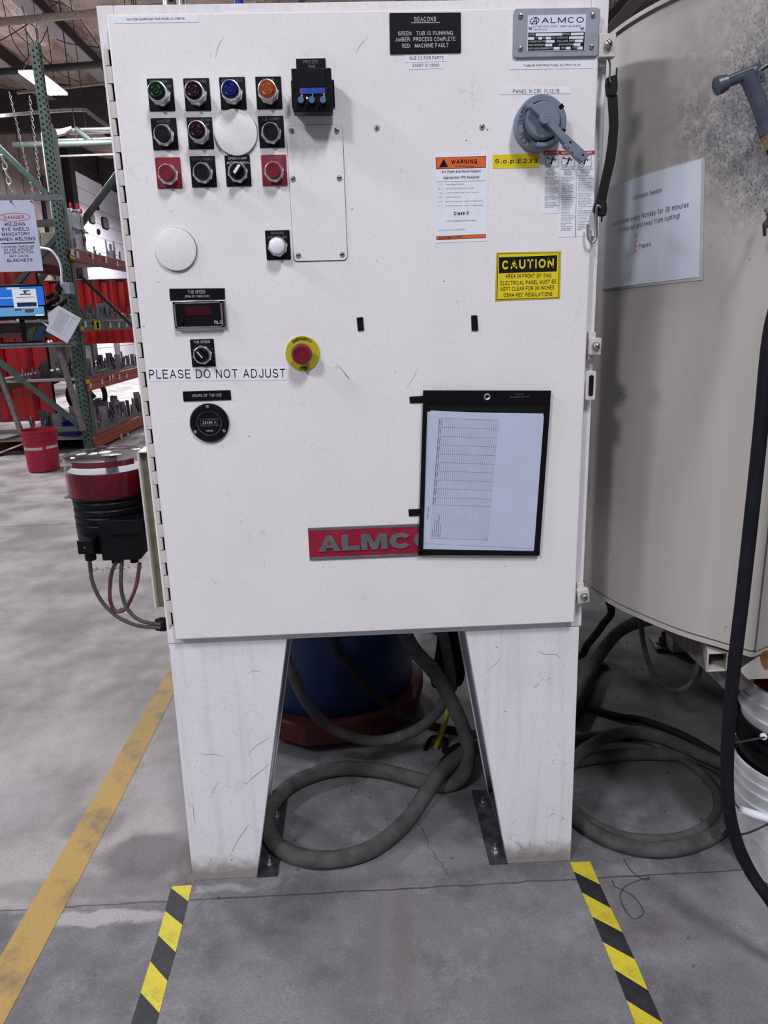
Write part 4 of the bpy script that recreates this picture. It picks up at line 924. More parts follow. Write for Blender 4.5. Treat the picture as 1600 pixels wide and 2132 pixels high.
m.build('form_cells', lb, smooth=False)
for u, v in ((1104.5, 58), (1212.5, 58)):
    p = on_y(u, v, yl); m = MB().use(M['steel']); screw(m, p.x, p.z, .0032, .003, yl, slot=False); m.build('label_screw', dpl)

# ---------------------------------------------------------------- signs and stickers on the cabinet
bs = sign('beacons_sign', ((811, 28), (959.5, 27), (960, 110), (812.5, 113)), 'black engraved sign headed BEACONS at the top of the cabinet', 'sign', 'blackplate', .003,
     (('BEACONS', (863, 46.5), (908, 45.5), 9.5, .004), ('GREEN:', (829, 75.5), (858, 75), 8.5, .004), ('TUB IS RUNNING', (867, 75), (943, 74), 8.5, .004), ('AMBER:', (824, 88), (855, 87.5), 8.5, .004), ('PROCESS COMPLETE', (861, 87.5), (948, 86.5), 8.5, .004), ('RED:', (837.5, 101), (855, 100.5), 8.5, .004), ('MACHINE FAULT', (864, 100.5), (934, 99.5), 8.5, .004)), 'engrave', bevel=.0008)
m = MB().use(M['engrave']); a, b = DR(856, 48.5), DR(916, 47.5); m.box(a.x, b.x, -.0034, -.003, a.z-.0008, a.z); m.build('underline', bs, smooth=False)
sign('label_strip', ((233, 34), (413, 31), (414, 46), (236, 49)), 'long white label strip at the top left door corner', 'label', 'white', .0006, (('110V FOR SUMPPUMP PWR PANEL(N) CIR#(16)', (263, 43.5), (386, 41), 4.6, .01),))
sign('label_strip', ((843, 115), (932, 114), (932, 128), (845, 130)), 'white label reading ISLE C2 FOR PARTS', 'label', 'white', .0006, (('ISLE C2 FOR PARTS', (853, 125), (924, 124), 7, .0),))
sign('label_strip', ((850, 131.5), (922, 130.5), (922, 142.5), (852, 145)), 'white label reading ASSET ID 13080', 'label', 'white', .0006, (('ASSET ID 13080', (859, 140), (915, 139), 6.5, .0),))
sign('label_strip', ((1062, 130), (1235, 128), (1234, 142), (1062, 145)), 'white label strip right below the grey data plate', 'label', 'white', .0006, (('TUMBLER PWR FROM PANEL (N) CIR(#11,13,15)', (1090, 139), (1209, 137.5), 4.4, .01),))
sign('label_strip', ((1041, 184), (1189, 182.5), (1189, 195), (1041, 197)), 'white label strip directly above the rotary handle', 'label', 'white', .0006, (('PANEL N CIR. 11,13,15', (1068.5, 195), (1165, 193), 8, .0),))
sign('label_strip', ((306, 768), (597, 765), (597, 791), (308, 793.5)), 'white strip reading PLEASE DO NOT ADJUST', 'label', 'white', .0006, (('PLEASE DO NOT ADJUST', (311.5, 788.5), (595, 786), 18.5, .0),))
sign('procedure_sticker', ((1026, 322), (1123, 320), (1123, 349), (1026, 351)), 'bright yellow sticker with a black code, left of the danger stickers', 'sticker', 'yellow', .0006, (('S.o.p.E233', (1031, 340.5), (1119, 339), 9, .01),))
# caution sticker
cs = sign('caution_sticker', ((1034, 526), (1169, 523), (1166.5, 622), (1031, 627.5)), 'yellow and black CAUTION sticker under the danger stickers', 'sticker', 'estop_yellow', .0005)
def band(par, px, mat, y, name='band', t_=.0003):
    P = [DR(*q) for q in px]
    for p in P: p.y = y
    m = MB().use(M[mat]); m.slab([P[3], P[2], P[1], P[0]], (0, -t_, 0)); return m.build(name, par, smooth=False)
band(cs, ((1037, 528.5), (1165, 526), (1163, 620), (1035, 624)), 'ink', -.0005, 'border'); band(cs, ((1038, 529.5), (1164, 527), (1162, 619), (1036, 623)), 'yellow', -.0008, 'yellow_field')
band(cs, ((1039.5, 536), (1160.5, 531.5), (1159.5, 565), (1039, 569)), 'ink', -.0011, 'black_field')
put_text(cs, (('CAUTION', (1046, 561.5), (1153.5, 557), 19, .035, 'yellow'), ('AREA IN FRONT OF THIS', (1053, 579.5), (1148, 578), 8.6, .012), ('ELECTRICAL PANEL MUST BE', (1042.5, 594), (1158, 590.5), 8.6, .012), ('KEPT CLEAR FOR 36 INCHES.', (1043, 606.5), (1156, 602.5), 8.6, .012), ('OSHA-NEC REGULATIONS', (1049, 619), (1150, 616), 8.6, .012)), 'ink', -.0015)
# warning sticker
ws = sign('warning_sticker', ((906, 320), (1017, 317), (1015, 501.5), (908, 506)), 'tall white sticker with an orange WARNING header', 'sticker', 'white', .0006)
band(ws, ((907.5, 328), (1012.5, 325), (1012, 349), (908, 352.5)), 'ink', -.0006, 'header_border'); band(ws, ((908.5, 329), (1011.5, 326), (1011, 348), (909, 351.5)), 'orange', -.0009, 'orange_header')
band(ws, ((909, 492), (1012, 487.5), (1012, 495.5), (909, 499.5)), 'ink', -.0006, 'footer_border'); band(ws, ((910, 493), (1011, 488.5), (1011, 494.5), (910, 498.5)), 'orange', -.0009, 'orange_footer')
band(ws, ((908, 378.3), (1012, 376), (1012, 376.6), (908, 379)), 'greyink', -.0006, 'rule')
m = MB().use(M['ink'])
P = [DR(914.5, 348.8), DR(933.5, 348), DR(924, 331)]; m.slab([V(p.x, -.0012, p.z) for p in P], (0, -.0003, 0)); m.build('warning_triangle', ws, smooth=False)
put_text(ws, (('!', (922.8, 346), (925.2, 346), 9.5, .02, 'orange'), ('WARNING', (940, 342.5), (993.5, 341), 9.5, .035), ('Qualified Persons Only', (948, 348), (988, 347.5), 2.8, .02), ('Arc Flash and Shock Hazard', (920, 360), (1000.5, 358.5), 5, .014), ('Appropriate PPE Required', (923, 372.5), (998, 371), 5, .014),
    ('Class 0', (945.5, 448), (976, 446.5), 6.8, .025), ('Cotton Underwear, FR Shirt & Pants', (931, 461.5), (992, 460), 2.6, .01), ('EQUIPMENT: Y7877', (914, 497.5), (963, 495.5), 4, .02), ('Date: August 2006,  Calculation Method: IEEE 1584', (912, 480.5), (968, 478.5), 1.8, .005)), 'ink', -.0015)
put_text(ws, tuple((s, (928.5, yv), (x1_, yv-(x1_-928)*.02), 2.7, .006) for s, x1_, yv in (('Flash Hazard Boundary', 968, 385.5), ('cal/cm2 Flash Hazard at 18 Inches', 986, 394), ('kV Shock Hazard when cover is removed', 997, 403), ('Limited Approach', 959, 412), ('Restricted Approach - Class 0 Voltage Gloves', 1005, 421), ('Prohibited Approach - Class 0 Voltage Gloves', 1005, 430)))+
    tuple((s, (912, yv), (921.5, yv), 2.7, .006) for s, yv in (("0' - 3''", 386), ('0.1', 394.5), ('0.48', 403.5), ("3' - 6''", 412.5), ("1' - 0''", 421.5), ("0' - 1''", 430.5))), 'greyink', -.0008, 'fine_print')
# danger stickers
dg = empty('danger_sticker', DR(1185, 494), 'three column danger sticker with falling figures, behind the handle tip', 'sticker')
cols = ((1131.5, 1166, 445.5, 444, 'DANGER'), (1166, 1201, 494, 493, 'PELIGRO'), (1201, 1238.5, 493, 491, 'DANGER'))
txt = ((('HAZARD OF', 'ELECTRICAL', 'SHOCK, BURN OR', 'EXPLOSION'), (('Never operate switch', 'with door open.'), ('Turn off switch before', 'removing or installing', 'fuses or making load', 'side connections.'), ('Always use a properly', 'rated voltage sensing', 'device at all line and', 'load side fuse clips to', 'confirm switch is off.'), ('Turn off power', 'supplying switch', 'before doing any other', 'work on or inside', 'switch.'), ('Failure to follow', 'these instructions', 'will result in death or', 'serious injury.'))),
       (('PELIGRO DE DESCARGA', 'ELECTRICA,', 'QUEMADURAS', 'O EXPLOSION'), (('Nunca haga funcionar', 'el interruptor con la', 'puerta abierta.'), ('Desconecte el', 'interruptor antes de', 'extraer o instalar', 'fusibles o antes de', 'realizar las', 'conexiones del lado', 'de carga.'), ('Siempre utilice un', 'dispositivo detector de', 'tension adecuado en', 'todos los clips para', 'fusibles del lado de', 'linea y carga para', 'confirmar que el', 'interruptor esta', 'desconectado.'), ('Desconecte la', 'alimentacion al', 'interruptor antes de', 'realizar cualquier otro', 'trabajo sobre este o', 'en su interior.'), ('El incumplimiento', 'de estas', 'precauciones podra', 'causar la muerte o', 'lesiones serias.'))),
       (('RISQUE D ELECTROCUTION', 'DE BRULURE OU', 'D EXPLOSION'), (('Ne faites jamais', 'fonctionner', 'l interrupteur si la porte', 'est ouverte.'), ('Mettez l interrupteur', 'hors tension avant', 'd enlever ou d installer', 'des fusibles ou de faire', 'des raccordements sur', 'le cote de la charge.'), ('Utilisez toujours un', 'dispositif de detection', 'de tension a valeur', 'nominale appropriee', 'sur toutes les douilles', 'des fusibles du cote', 'secteur et charge pour', 's assurer que', 'l interrupteur est hors', 'tension.'), ('Coupez l alimentation', 'de l interrupteur avant', 'de faire tout autre', 'travail sur ou a', 'l interieur de', 'l interrupteur.'), ('Si ces precautions', 'ne sont pas', 'respectees cela', 'entrainera la mort ou', 'des blessures', 'graves.'))))
for k, (u0, u1, vb0, vb1, hd_) in enumerate(cols):
    s = sign('label_column', ((u0, 314-k*.2), (u1, 314-k*.2), (u1-1.2, vb1), (u0-2.5*(vb0-314)/180, vb0)), None, '', 'white', .0006, parent=dg)
    band(s, ((u0, 314), (u1+.5, 313.5), (u1+.5, 322), (u0, 322.5)), 'dangerred', -.0006, 'red_header')
    put_text(s, ((hd_, (u0+10, 320), (u0+32, 319.6), 4, .03, 'white'),), 'white', -.0011)
    m = MB().use(M['white']); P = [DR(u0+3.5, 320.3), DR(u0+8.8, 320.2), DR(u0+6.2, 316)]; m.slab([V(p.x, -.0011, p.z) for p in P], (0, -.0002, 0)); m.build('alert_symbol', s, smooth=False)
    bx = u0+5-k*.5
    band(s, ((bx, 324.5), (bx+27, 324), (bx+27, 348), (bx-.5, 348.5)), 'ink', -.0006, 'figure_border'); band(s, ((bx+.8, 325.3), (bx+26.2, 324.8), (bx+26.2, 347.2), (bx+.3, 347.7)), 'white', -.0009, 'figure_field')
    m = MB().use(M['ink'])
    def ln(a, b, w0, w1=None):
        A = DR(bx+a[0], 324.5+a[1]); B = DR(bx+b[0], 324.5+b[1]); d_ = (B-A).normalized(); n_ = V(-d_.z, 0, d_.x); w1 = w1 or w0
        m.slab([V(p.x, -.0013, p.z) for p in (A-n_*w0, B-n_*w1, B+n_*w1, A+n_*w0)], (0, -.0002, 0))
    ln((14, 7), (12.5, 14), .0016, .0012); ln((14, 7), (7, 6), .0006); ln((7, 6), (2, 5), .0005); ln((15, 6), (20, 11), .0007); ln((12.5, 13), (9, 17), .0009); ln((9, 17), (3, 21), .0006); ln((12.5, 13), (12, 18), .0009); ln((12, 18), (8, 24), .0006); ln((17, 5), (23, 9), .0004); ln((1.5, 3), (6, 4.5), .0005)
    P = DR(bx+15.2, 328.5); m.cyl(V(P.x, -.0012, P.z), V(P.x, -.0015, P.z), .0015, 12); m.build('falling_figure', s, smooth=False)
    tx = []; head, bul = txt[k]; yv = 353.5; cx = (u0+u1)/2-1
    for h_ in head:
        wd = min(31, len(h_)*1.55); tx.append((h_, (cx-wd/2, yv), (cx+wd/2, yv-.3), 2.3, .03)); yv += 3.9
    put_text(s, tuple(tx), 'ink', -.0009); tx = []; yv += .8
    nl = sum(len(b_) for b_ in bul); end = vb0-9; stp = (end-yv)/(nl+len(bul)*.45)
    for bi, b_ in enumerate(bul):
        for li, h_ in enumerate(b_):
            xo = u0+2.5-2.5*(yv-314)/180; wd = min(29.5, len(h_)*1.3)
            if li == 0 and bi < len(bul)-1: tx.append(('.', (xo, yv-1), (xo+.6, yv-1), 2.2, .05))
            tx.append((h_, (xo+2, yv), (xo+2+wd, yv-.2), 1.95, .03 if bi == len(bul)-1 else .005)); yv += stp
        yv += stp*.45
    put_text(s, tuple(tx), 'ink', -.0009, 'fine_print')
# hook and loop patches
for px, lab in ((((743, 661.5), (756, 660), (758.5, 687.5), (746, 689)), 'small black velcro patch above the emergency stop, left one'), (((981.5, 657), (993.5, 656.5), (996, 688), (982.5, 688.5)), 'small black velcro patch above the paper pouch, right one'),
                (((853, 826), (884, 824), (884, 838), (854, 839)), 'velcro tab at the top left of the paper pouch'), (((851, 1060.5), (876, 1059), (876, 1073), (852, 1074)), 'velcro tab at the lower left of the paper pouch')):
    sign('velcro_patch', px, lab, 'patch', 'velcro', .0025)
# paper pouch
pz = -.007
def PQ(u, v, h=0.0): p = on_y(u, v, pz-h); return p
def pband(par, px, mat, h, name, t_=.0006, lab=None):
    P = [PQ(u, v, h) for u, v in px]; m = MB().use(M[mat]); m.slab([P[3], P[2], P[1], P[0]], (0, -t_, 0)); return m.build(name, par, lab, smooth=False)
pe = empty('document_pouch', DR(996, 1154), 'black edged clear pouch holding a printed log sheet', 'pouch')
def pstrip(pts, name): pband(pe, pts, 'black', 0, name, .004)
pstrip(((881, 812.5), (1147, 813), (1145, 839), (881, 838)), 'header_strip')
pstrip(((881, 838), (890, 838), (881, 1150), (871.5, 1152)), 'edge_binding'); pstrip(((1138, 839), (1145.5, 839), (1123, 1154), (1116, 1152)), 'edge_binding'); pstrip(((871.5, 1146.5), (1124, 1147.5), (1122.5, 1156), (871, 1154.5)), 'edge_binding')
pband(pe, ((884, 836), (1142, 836), (1119, 1150), (875, 1150)), 'matblack', -.0035, 'backing', .0006)
p = PQ(1015, 826, .004); m = MB().use(M['chrome']); m.lathe([(.0035, 0), (.0052, .0012), (.0066, .0008), (.007, 0)], p, (0, -1, 0), 24, cap=False); m.use(M['hole']); m.cyl(p, p+V(0, -.0002, 0), .0036, 16); m.build('grommet', pe)
m = MB().use(M['dimengrave']); yy = pz-.0043
a, b = PQ(1075, 822, .0045), PQ(1092, 822, .0045); dtext(m, 'C-Line.com', a.x, b.x, a.z, .0024, yy, .01); a, b = PQ(1064, 828, .0045), PQ(1103, 828, .0045); dtext(m, 'No. 46912 Shop Ticket Holder', a.x, b.x, a.z, .0024, yy, .01); m.build('lettering', pe, smooth=False)
pband(pe, ((886, 857), (1132, 861), (1112, 1147), (880, 1143)), 'paper', .0006, 'white_sheet', .0005)
s2 = pband(pe, ((897, 854.5), (1133, 866), (1112.5, 1142), (879.5, 1131)), 'paper', .0012, 'log_sheet', .0005)
# table on the log sheet, turned ninety degrees
def TQ(a, b):   # a across 0..1, b down 0..1
    tl, tr, br, bl = V(915.4, 870.6, 0), V(1038, 875, 0), V(1015.1, 1124.4, 0), V(896.2, 1120.8, 0)
    q = tl.lerp(tr, a).lerp(bl.lerp(br, a), b); return PQ(q.x, q.y, .0019)
m = MB().use(M['greyink'])
def tl(a, b, w_=.00022):
    A, B = TQ(*a), TQ(*b); d_ = (B-A).normalized(); n_ = V(-d_.z, 0, d_.x)*w_; m.poly(A-n_, B-n_, B+n_, A+n_)
for i in range(31): tl((i/30, 0), (i/30, 1), .00018)
for b in (0, .075, .15, .222, .296, .368, .44, .513, .586, .66, .72, 1): tl((0, b), (1, b), .00025)
m.build('table_grid', s2, smooth=False)
m = MB().use(M['ink'])
def vt(s, a, b0, b1, cap=.0026):   # text running up the sheet
    A, B = TQ(a, b1), TQ(a, b0); d_ = B-A; n_ = V(-d_.z, 0, d_.x).normalized()*cap
    m.text(s, (A.x, A.z), (B.x, B.z), (n_.x, n_.z), lambda p, q: V(p, pz-.0021, q), .01, 2)
for i, s in enumerate(('Friday Initials', 'Thursday Initials', 'Wednesday Initials', 'Tuesday Initials', 'Monday Initials', 'Friday Initials', 'Thursday Initials', 'Wednesday Initials', 'Tuesday Initials', 'Monday Initials')):
    vt(s.split()[0], .015, .012+i*.072, .068+i*.072, .0022); vt('Initials', .045, .018+i*.072, .06+i*.072, .0018)
for i, s in enumerate(('Inspections', 'Check water level in the tub', 'Check compound pump and hoses', 'Grease the fittings and wipe down panel', 'Empty drain basket')): vt(s, .035+.034*i, .99-.05*len(s)/12-.02, .985, .0019)
vt('Week Starting', -.14, .92, 1.0, .0022); vt('MACHINE DAILY CHECK SHEET', -.06, .74, .84, .0024); vt('Date', .985, .985, 1.0, .0018)
m.build('printing', s2, smooth=False)
pband(pe, ((886, 839), (1141, 840), (1119, 1149), (879, 1148)), 'film', .0030, 'clear_film', .0002)

# rubber strap with hooks
st_ = empty('rubber_strap', DR(1243, 452), 'black rubber tie-down strap hanging by a hook at the right door edge', 'strap')
def SY(u, v, y=-.022): return on_y(u, v, y)
prof = [(1277, 197, 9.5), (1279, 230, 9), (1280, 262, 8.5), (1277, 300, 9), (1272, 335, 9.5), (1264, 370, 9), (1257, 400, 9.5), (1253, 418, 10)]
m = MB().use(M['rubber']); Ls = [SY(u-w_, v) for u, v, w_ in prof]; Rs = [SY(u+w_, v) for u, v, w_ in prof]
for i in range(len(prof)-1):
    m.hexa([Ls[i+1], Rs[i+1], Rs[i+1]+V(0, .007, 0), Ls[i+1]+V(0, .007, 0)], [Ls[i], Rs[i], Rs[i]+V(0, .007, 0), Ls[i]+V(0, .007, 0)])
m.build('strap_band', st_)
for pts in (((1266, 160), (1287, 154), (1288, 184), (1284, 199), (1267, 199), (1264, 176)), ((1246, 416), (1264, 418), (1266, 436), (1262, 450), (1249, 449), (1238, 440), (1240, 427))):
    m = MB().use(M['rubber']); m.slab([SY(u, v, -.025) for u, v in pts], (0, .013, 0)); m.build('strap_end', st_, bevel=.002)
m = MB().use(M['darksteel']); m.tube([SY(1266, 118, .0), SY(1271, 135, -.015), SY(1270, 165, -.028), SY(1274, 172, -.03)], .0018, 8, 5); m.build('upper_hook', st_, 'thin wire hook at the clamp')
m = MB().use(M['rubber']); m.tube([SY(1284, 160, -.02), SY(1285, 141, -.02)], .0014, 8, 1); m.build('strap_tail', st_)
m = MB().use(M['steel']); m.tube([SY(1252, 432, -.030), SY(1246, 428, -.030), SY(1243, 436, -.028), SY(1243, 470, -.018), SY(1243, 492, -.014), SY(1236, 504, -.013), SY(1229, 503, -.013), SY(1224, 490, -.013), SY(1224.5, 467, -.014)], .0023, 10, 6); m.build('lower_hook', st_, 'shiny S hook curling up')
m = MB().use(M['rubber']); m.tube([SY(1254, 450, -.016), SY(1253, 462, -.016)], .0015, 6, 1); m.build('strap_tail', st_)
# fittings standing on the cabinet top
for u0, u1, mt, lab in ((340, 350, 'conduit', 'slim metal conduit on the cabinet top, left one'), (368, 386, 'conduit', 'thick metal conduit on the cabinet top, right of the slim one'), (488, 508, 'binblue', 'blue tube standing on the cabinet top'), (1080, 1120, 'conduit', 'wide metal conduit on the cabinet top above the data plate')):
    a, b = on_y(u0, 6, .12), on_y(u1, 6, .12); cx = (a.x+b.x)/2; r = (b.x-a.x)/2
    m = MB().use(M[mt]); m.lathe([(r*1.25, 0), (r*1.25, .012), (r, .014), (r, .35)], (cx, .12, ZT), n=20); m.build('conduit', label=lab, cat='conduit')

# ================================================================ TUMBLER TANK (right)
TC = [(.56, .75), (.535, .55), (.528, .45), (.533, .36), (.541, .27), (.553, .19), (.573, .12), (.602, .053), (.637, -.015), (.668, -.062), (.705, -.105), (.746, -.155)]
def smooth_curve(P, k=6):
    out = []
    for i in range(len(P)-1):
        a = P[i-1] if i else P[0]; b = P[i]; c = P[i+1]; d = P[i+2] if i+2 < len(P) else P[-1]
        for j in range(k):
            t_ = j/k; out.append(tuple(.5*((2*b[q])+(c[q]-a[q])*t_+(2*a[q]-5*b[q]+4*c[q]-d[q])*t_*t_+(3*b[q]-a[q]-3*c[q]+d[q])*t_**3) for q in (0, 1)))
    return out+[P[-1]]
TS = smooth_curve(TC)
outline = TS+[(.757, -.153), (.80, -.128), (2.2, .45), (2.2, 2.0), (1.25, 1.95), (.85, 1.55), (.66, 1.15)]
tk = empty('tumbler_tank', (1.0, .5, 0), 'large curved beige machine tank right of the cabinet', 'machine')
m = MB().use(M['tank']); m.slab([V(x, y, .632) for x, y in outline], (0, 0, 1.855-.632))
m.build('tank_wall', tk, origin=(0, 0, 0))
def inset(pts, d):
    c = (1.3, .85); return [(x+(c[0]-x)*d, y+(c[1]-y)*d) for x, y in pts]
m = MB().use(M['tankframe']); m.slab([V(x, y, .628) for x, y in inset(outline, .012)], (0, 0, .005)); m.build('seam', tk, smooth=False)
m = MB().use(M['tank']); m.slab([V(x, y, .618) for x, y in outline], (0, 0, .010)); m.build('lower_rim', tk, origin=(0, 0, 0))
m = MB().use(M['rust']); m.slab([V(x, y, .607) for x, y in inset(outline, .02)], (0, 0, .0112)); m.build('base_plate', tk, smooth=False)
m = MB().use(M['tank']); m.slab([V(x, y, 1.853) for x, y in inset(outline, -.008)], (0, 0, .008)); m.build('top_rim', tk, origin=(0, 0, 0))
m = MB().use(M['tank'])
m.slab([(.757, -.153, .633), (.80, -.128, .633), (.80, -.128, 1.85), (.757, -.153, 1.85)], (-.004, -.007, 0)); m.slab([(.81, -.120, .633), (.9, -.083, .633), (.9, -.083, 1.85), (.81, -.120, 1.85)], (-.002, -.004, 0)); m.build('corner_flange', tk, smooth=False, origin=(0, 0, 0))
# square tube end under the tank
Q = [on_y(u, v, -.105) for u, v in ((1471, 1351), (1519, 1366), (1514, 1406), (1471, 1392))]
xa, xb, za, zb2 = Q[3].x, Q[2].x, (Q[2].z+Q[3].z)/2, (Q[0].z+Q[1].z)/2
m = MB().use(M['tank']); t_ = .004; dirv = V(.30, .75, 0)
for p0, p1, q0, q1 in ((xa, xa+t_, za, zb2), (xb-t_, xb, za, zb2), (xa+t_, xb-t_, za, za+t_), (xa+t_, xb-t_, zb2-t_, zb2)):
    m.slab([V(p0, -.105, q0), V(p1, -.105, q0), V(p1, -.105, q1), V(p0, -.105, q1)], dirv)
m.build('square_tube', tk, 'open end of a square tube under the tank', bevel=.0015)
A, B = on_z(1391, 1320, .5), on_z(1512, 1438, .5); d_ = (B-A).normalized(); n_ = V(-d_.y, d_.x, 0)
B = B+d_*.0
m = MB().use(M['tankframe']); m.slab([A-d_*.1, B, B+V(0, 0, .107), A-d_*.1+V(0, 0, .107)], n_*.06); m.build('base_beam', tk, smooth=False)
m = MB().use(M['tankframe']); m.box(1.16, 1.26, 1.08, 1.18, .012, .61); m.build('leg', tk, smooth=False)
m = MB().use(M['tankframe']); m.box(1.3, 1.4, .2, .3, 0, .61); m.build('leg', tk, smooth=False)
P = [on_z(u, v, .012) for u, v in ((1352, 1325), (1420, 1322), (1450, 1349), (1368, 1352))]
m = MB().use(M['darksteel']); m.slab([V(p.x, p.y, 0) for p in (P[3], P[2], P[1], P[0])], (0, 0, .014)); fpp = m.build('foot_plate', tk, smooth=False)
c = on_z(1381, 1338, .014); m = MB().use(M['darksteel']); m.cyl(c, c+V(0, 0, .006), .028, 18); m.cyl(c, c+V(0, 0, .028), .018, 6); m.cyl(c, c+V(0, 0, .05), .009, 12); m.build('anchor_bolt', fpp)
m = MB().use(M['tank']); A, B, C_ = on_y(1541, 1397, -.14), on_y(1604, 1349, -.14), on_y(1650, 1425, -.14)
m.slab([A, B, V(B.x+.2, -.14, B.z+.02), V(B.x+.2, -.14, A.z-.02), V(A.x+.02, -.14, A.z-.02)], (0, .004, 0)); hp_ = m.build('hatch_flap', tk, 'white flap with rust at the lower right edge', smooth=False)
m = MB().use(M['rust']); a = on_y(1592, 1366, -.1405); m.slab([a+V(0, 0, .012), a+V(-.010, 0, .004), a+V(-.004, 0, -.016), a+V(.004, 0, -.03), a+V(.04, 0, -.03), a+V(.04, 0, .02)][::-1], (0, -.0005, 0)); m.build('rust_patch', hp_, smooth=False)
# laminated notice on the tank
SL = [0]
for i in range(1, len(TS)): SL.append(SL[-1]+math.dist(TS[i], TS[i-1]))
def tank_sz(u, v):
    r = ray(u, v); cx, cy = CAM.x, CAM.y
    for i in range(len(TS)-1, 0, -1):
        (x1, y1), (x0, y0) = TS[i], TS[i-1]
        ex, ey = x1-x0, y1-y0; det = r.x*(-ey)+ex*r.y
        if abs(det) < 1e-9: continue
        t_ = ((x0-cx)*(-ey)+ex*(y0-cy))/det; s_ = (r.x*(y0-cy)-r.y*(x0-cx))/det
        if t_ > 0 and -.001 <= s_ <= 1.001: return SL[i-1]+s_*(SL[i]-SL[i-1]), CAM.z+t_*r.z
    return None
def tank_pt(s, z, h):
    s = max(0, min(SL[-1]-1e-6, s)); i = max(1, next((k for k in range(len(SL)) if SL[k] >= s), len(SL)-1)); f_ = (s-SL[i-1])/(SL[i]-SL[i-1])
    (x0, y0), (x1, y1) = TS[i-1], TS[i]; tx, ty = x1-x0, y1-y0; l = math.hypot(tx, ty)
    return V(x0+tx*f_+ty/l*h, y0+ty*f_-tx/l*h, z)
def on_sheet(quad, nx, h, mat, name, parent=None, **k):
    C4 = [tank_sz(*q) for q in quad]; m = MB().use(M[mat]); vs = []; fs = []
    for i in range(nx+1):
        a = i/nx; st, zt = C4[0][0]+(C4[1][0]-C4[0][0])*a, C4[0][1]+(C4[1][1]-C4[0][1])*a; sb, zb_ = C4[3][0]+(C4[2][0]-C4[3][0])*a, C4[3][1]+(C4[2][1]-C4[3][1])*a
        for s_, z_ in ((st, zt), (sb, zb_)):
            vs += [tank_pt(s_, z_, h), tank_pt(s_, z_, h-.0008)]
    for i in range(nx):
        b = i*4; fs += [(b, b+2, b+6, b+4), (b+1, b+5, b+7, b+3), (b, b+4, b+5, b+1), (b+2, b+3, b+7, b+6)]
    fs += [(0, 1, 3, 2), (nx*4, nx*4+2, nx*4+3, nx*4+1)]
    m.add(vs, fs); return m.build(name, parent, **k)
no = on_sheet(((1264, 392), (1469, 327.5), (1464.5, 583), (1256, 607)), 16, .0016, 'white', 'laminated_notice', label='laminated paper notice headed Corrosion Season taped to the tank', cat='notice')
no.data.materials[0] = plain('laminate_edge', rgb(186, 184, 190), .25, mott=.02)
on_sheet(((1264, 396), (1462.5, 332), (1458.5, 577), (1256, 603)), 16, .0028, 'paper', 'paper_sheet', no)
m = MB().use(M['ink'])
for s, bl, br, cap in (('Corrosion Season', (1321.7, 416.5), (1380.8, 400), 9.5), ('Run Polisher every Monday for 30 minutes', (1279, 472), (1436.7, 431), 9.8), ('to rinse out and keep from rusting!', (1291, 485.5), (1418, 453.5), 9.8), ('Thanks', (1333.5, 518.4), (1358, 512), 9.5)):
    A, B, C_ = tank_sz(*bl), tank_sz(*br), tank_sz(bl[0], bl[1]-cap)
    m.text(s, A, B, (0, C_[1]-A[1]), lambda p, q: tank_pt(p, q, .0034), .0)
m.build('lettering', no, smooth=False)
m = MB().use(plain('pink_marker', rgb(226, 120, 130), .5))
for pts in (((1327, 489), (1331, 487), (1328, 494)), ((1326, 503), (1330, 500), (1327, 508), (1332, 512)), ((1326, 515), (1329, 520), (1325, 525))):
    m.tube([tank_pt(*tank_sz(u, v), .0034) for u, v in pts], .0006, 5, 3)
m.build('pink_scribble', no)
# wing latch at the frame edge
wn = MB().use(M['chrome']); c = on_y(1601, 437, -.14); wn.lathe([(.004, 0), (.005, .006), (.003, .012)], c+V(0, .01, 0), (0, -1, 0), 16); lt = wn.build('wing_latch', tk, 'small dark wing latch at the right edge')
wn = MB().use(M['darksteel']); a = on_y(1600, 445, -.14); b = on_y(1592, 468, -.16); wn.tube([a, a.lerp(b, .5)+V(0, -.01, 0), b], .004, 8, 3); wn.lathe([(.001, 0), (.006, .002), (.006, .009), (.002, .011)], b+V(.002, 0, 0), (.6, -1, 0), 14); wn.tube([b, on_y(1593, 490, -.15)], .003, 6, 1); wn.build('wing', lt)

# spray nozzle with its black hose
nz = empty('spray_nozzle', on_y(1550, 200, -.2), 'grey plastic spray nozzle pointing left in front of the stained tank', 'nozzle')
NY_ = -.2
def N_(u, v, y=NY_): return on_y(u, v, y)
m = MB().use(M['nozzle']); a, b = N_(1504, 175), N_(1572, 148); m.cyl(a, b, .0085, 20, .0095); m.cyl(N_(1508, 168, NY_-.006), N_(1567, 143, NY_-.006), .0035, 10)
barrel = m.build('barrel', nz)
m = MB().use(M['nozzle']); d_ = (b-a).normalized(); m.lathe([(.010, 0), (.0135, .002), (.0138, .010), (.0125, .011), (.0128, .014), (.0118, .0145), (.0120, .018), (.010, .020)], N_(1490, 181), d_, 26); m.build('nozzle_head', nz)
m = MB().use(M['nozzle']); m.tube([N_(1553, 152), N_(1566, 178), N_(1579, 210), N_(1590, 242), N_(1597, 262)], .0125, 18, 5); m.build('grip', nz)
m = MB().use(M['nozzle']); m.cyl(N_(1593, 254), N_(1600, 277), .0145, 22); m.build('collar', nz)
m = MB().use(M['nozzle']); m.hexa([N_(1573, 168), N_(1592, 167), N_(1592, 167, NY_+.012), N_(1573, 168, NY_+.012)], [N_(1568, 136), N_(1583, 122), N_(1583, 122, NY_+.012), N_(1568, 136, NY_+.012)]); m.hexa([N_(1580, 172), N_(1596, 171), N_(1596, 171, NY_+.01), N_(1580, 172, NY_+.01)], [N_(1584, 148), N_(1592, 148), N_(1592, 148, NY_+.01), N_(1584, 148, NY_+.01)])
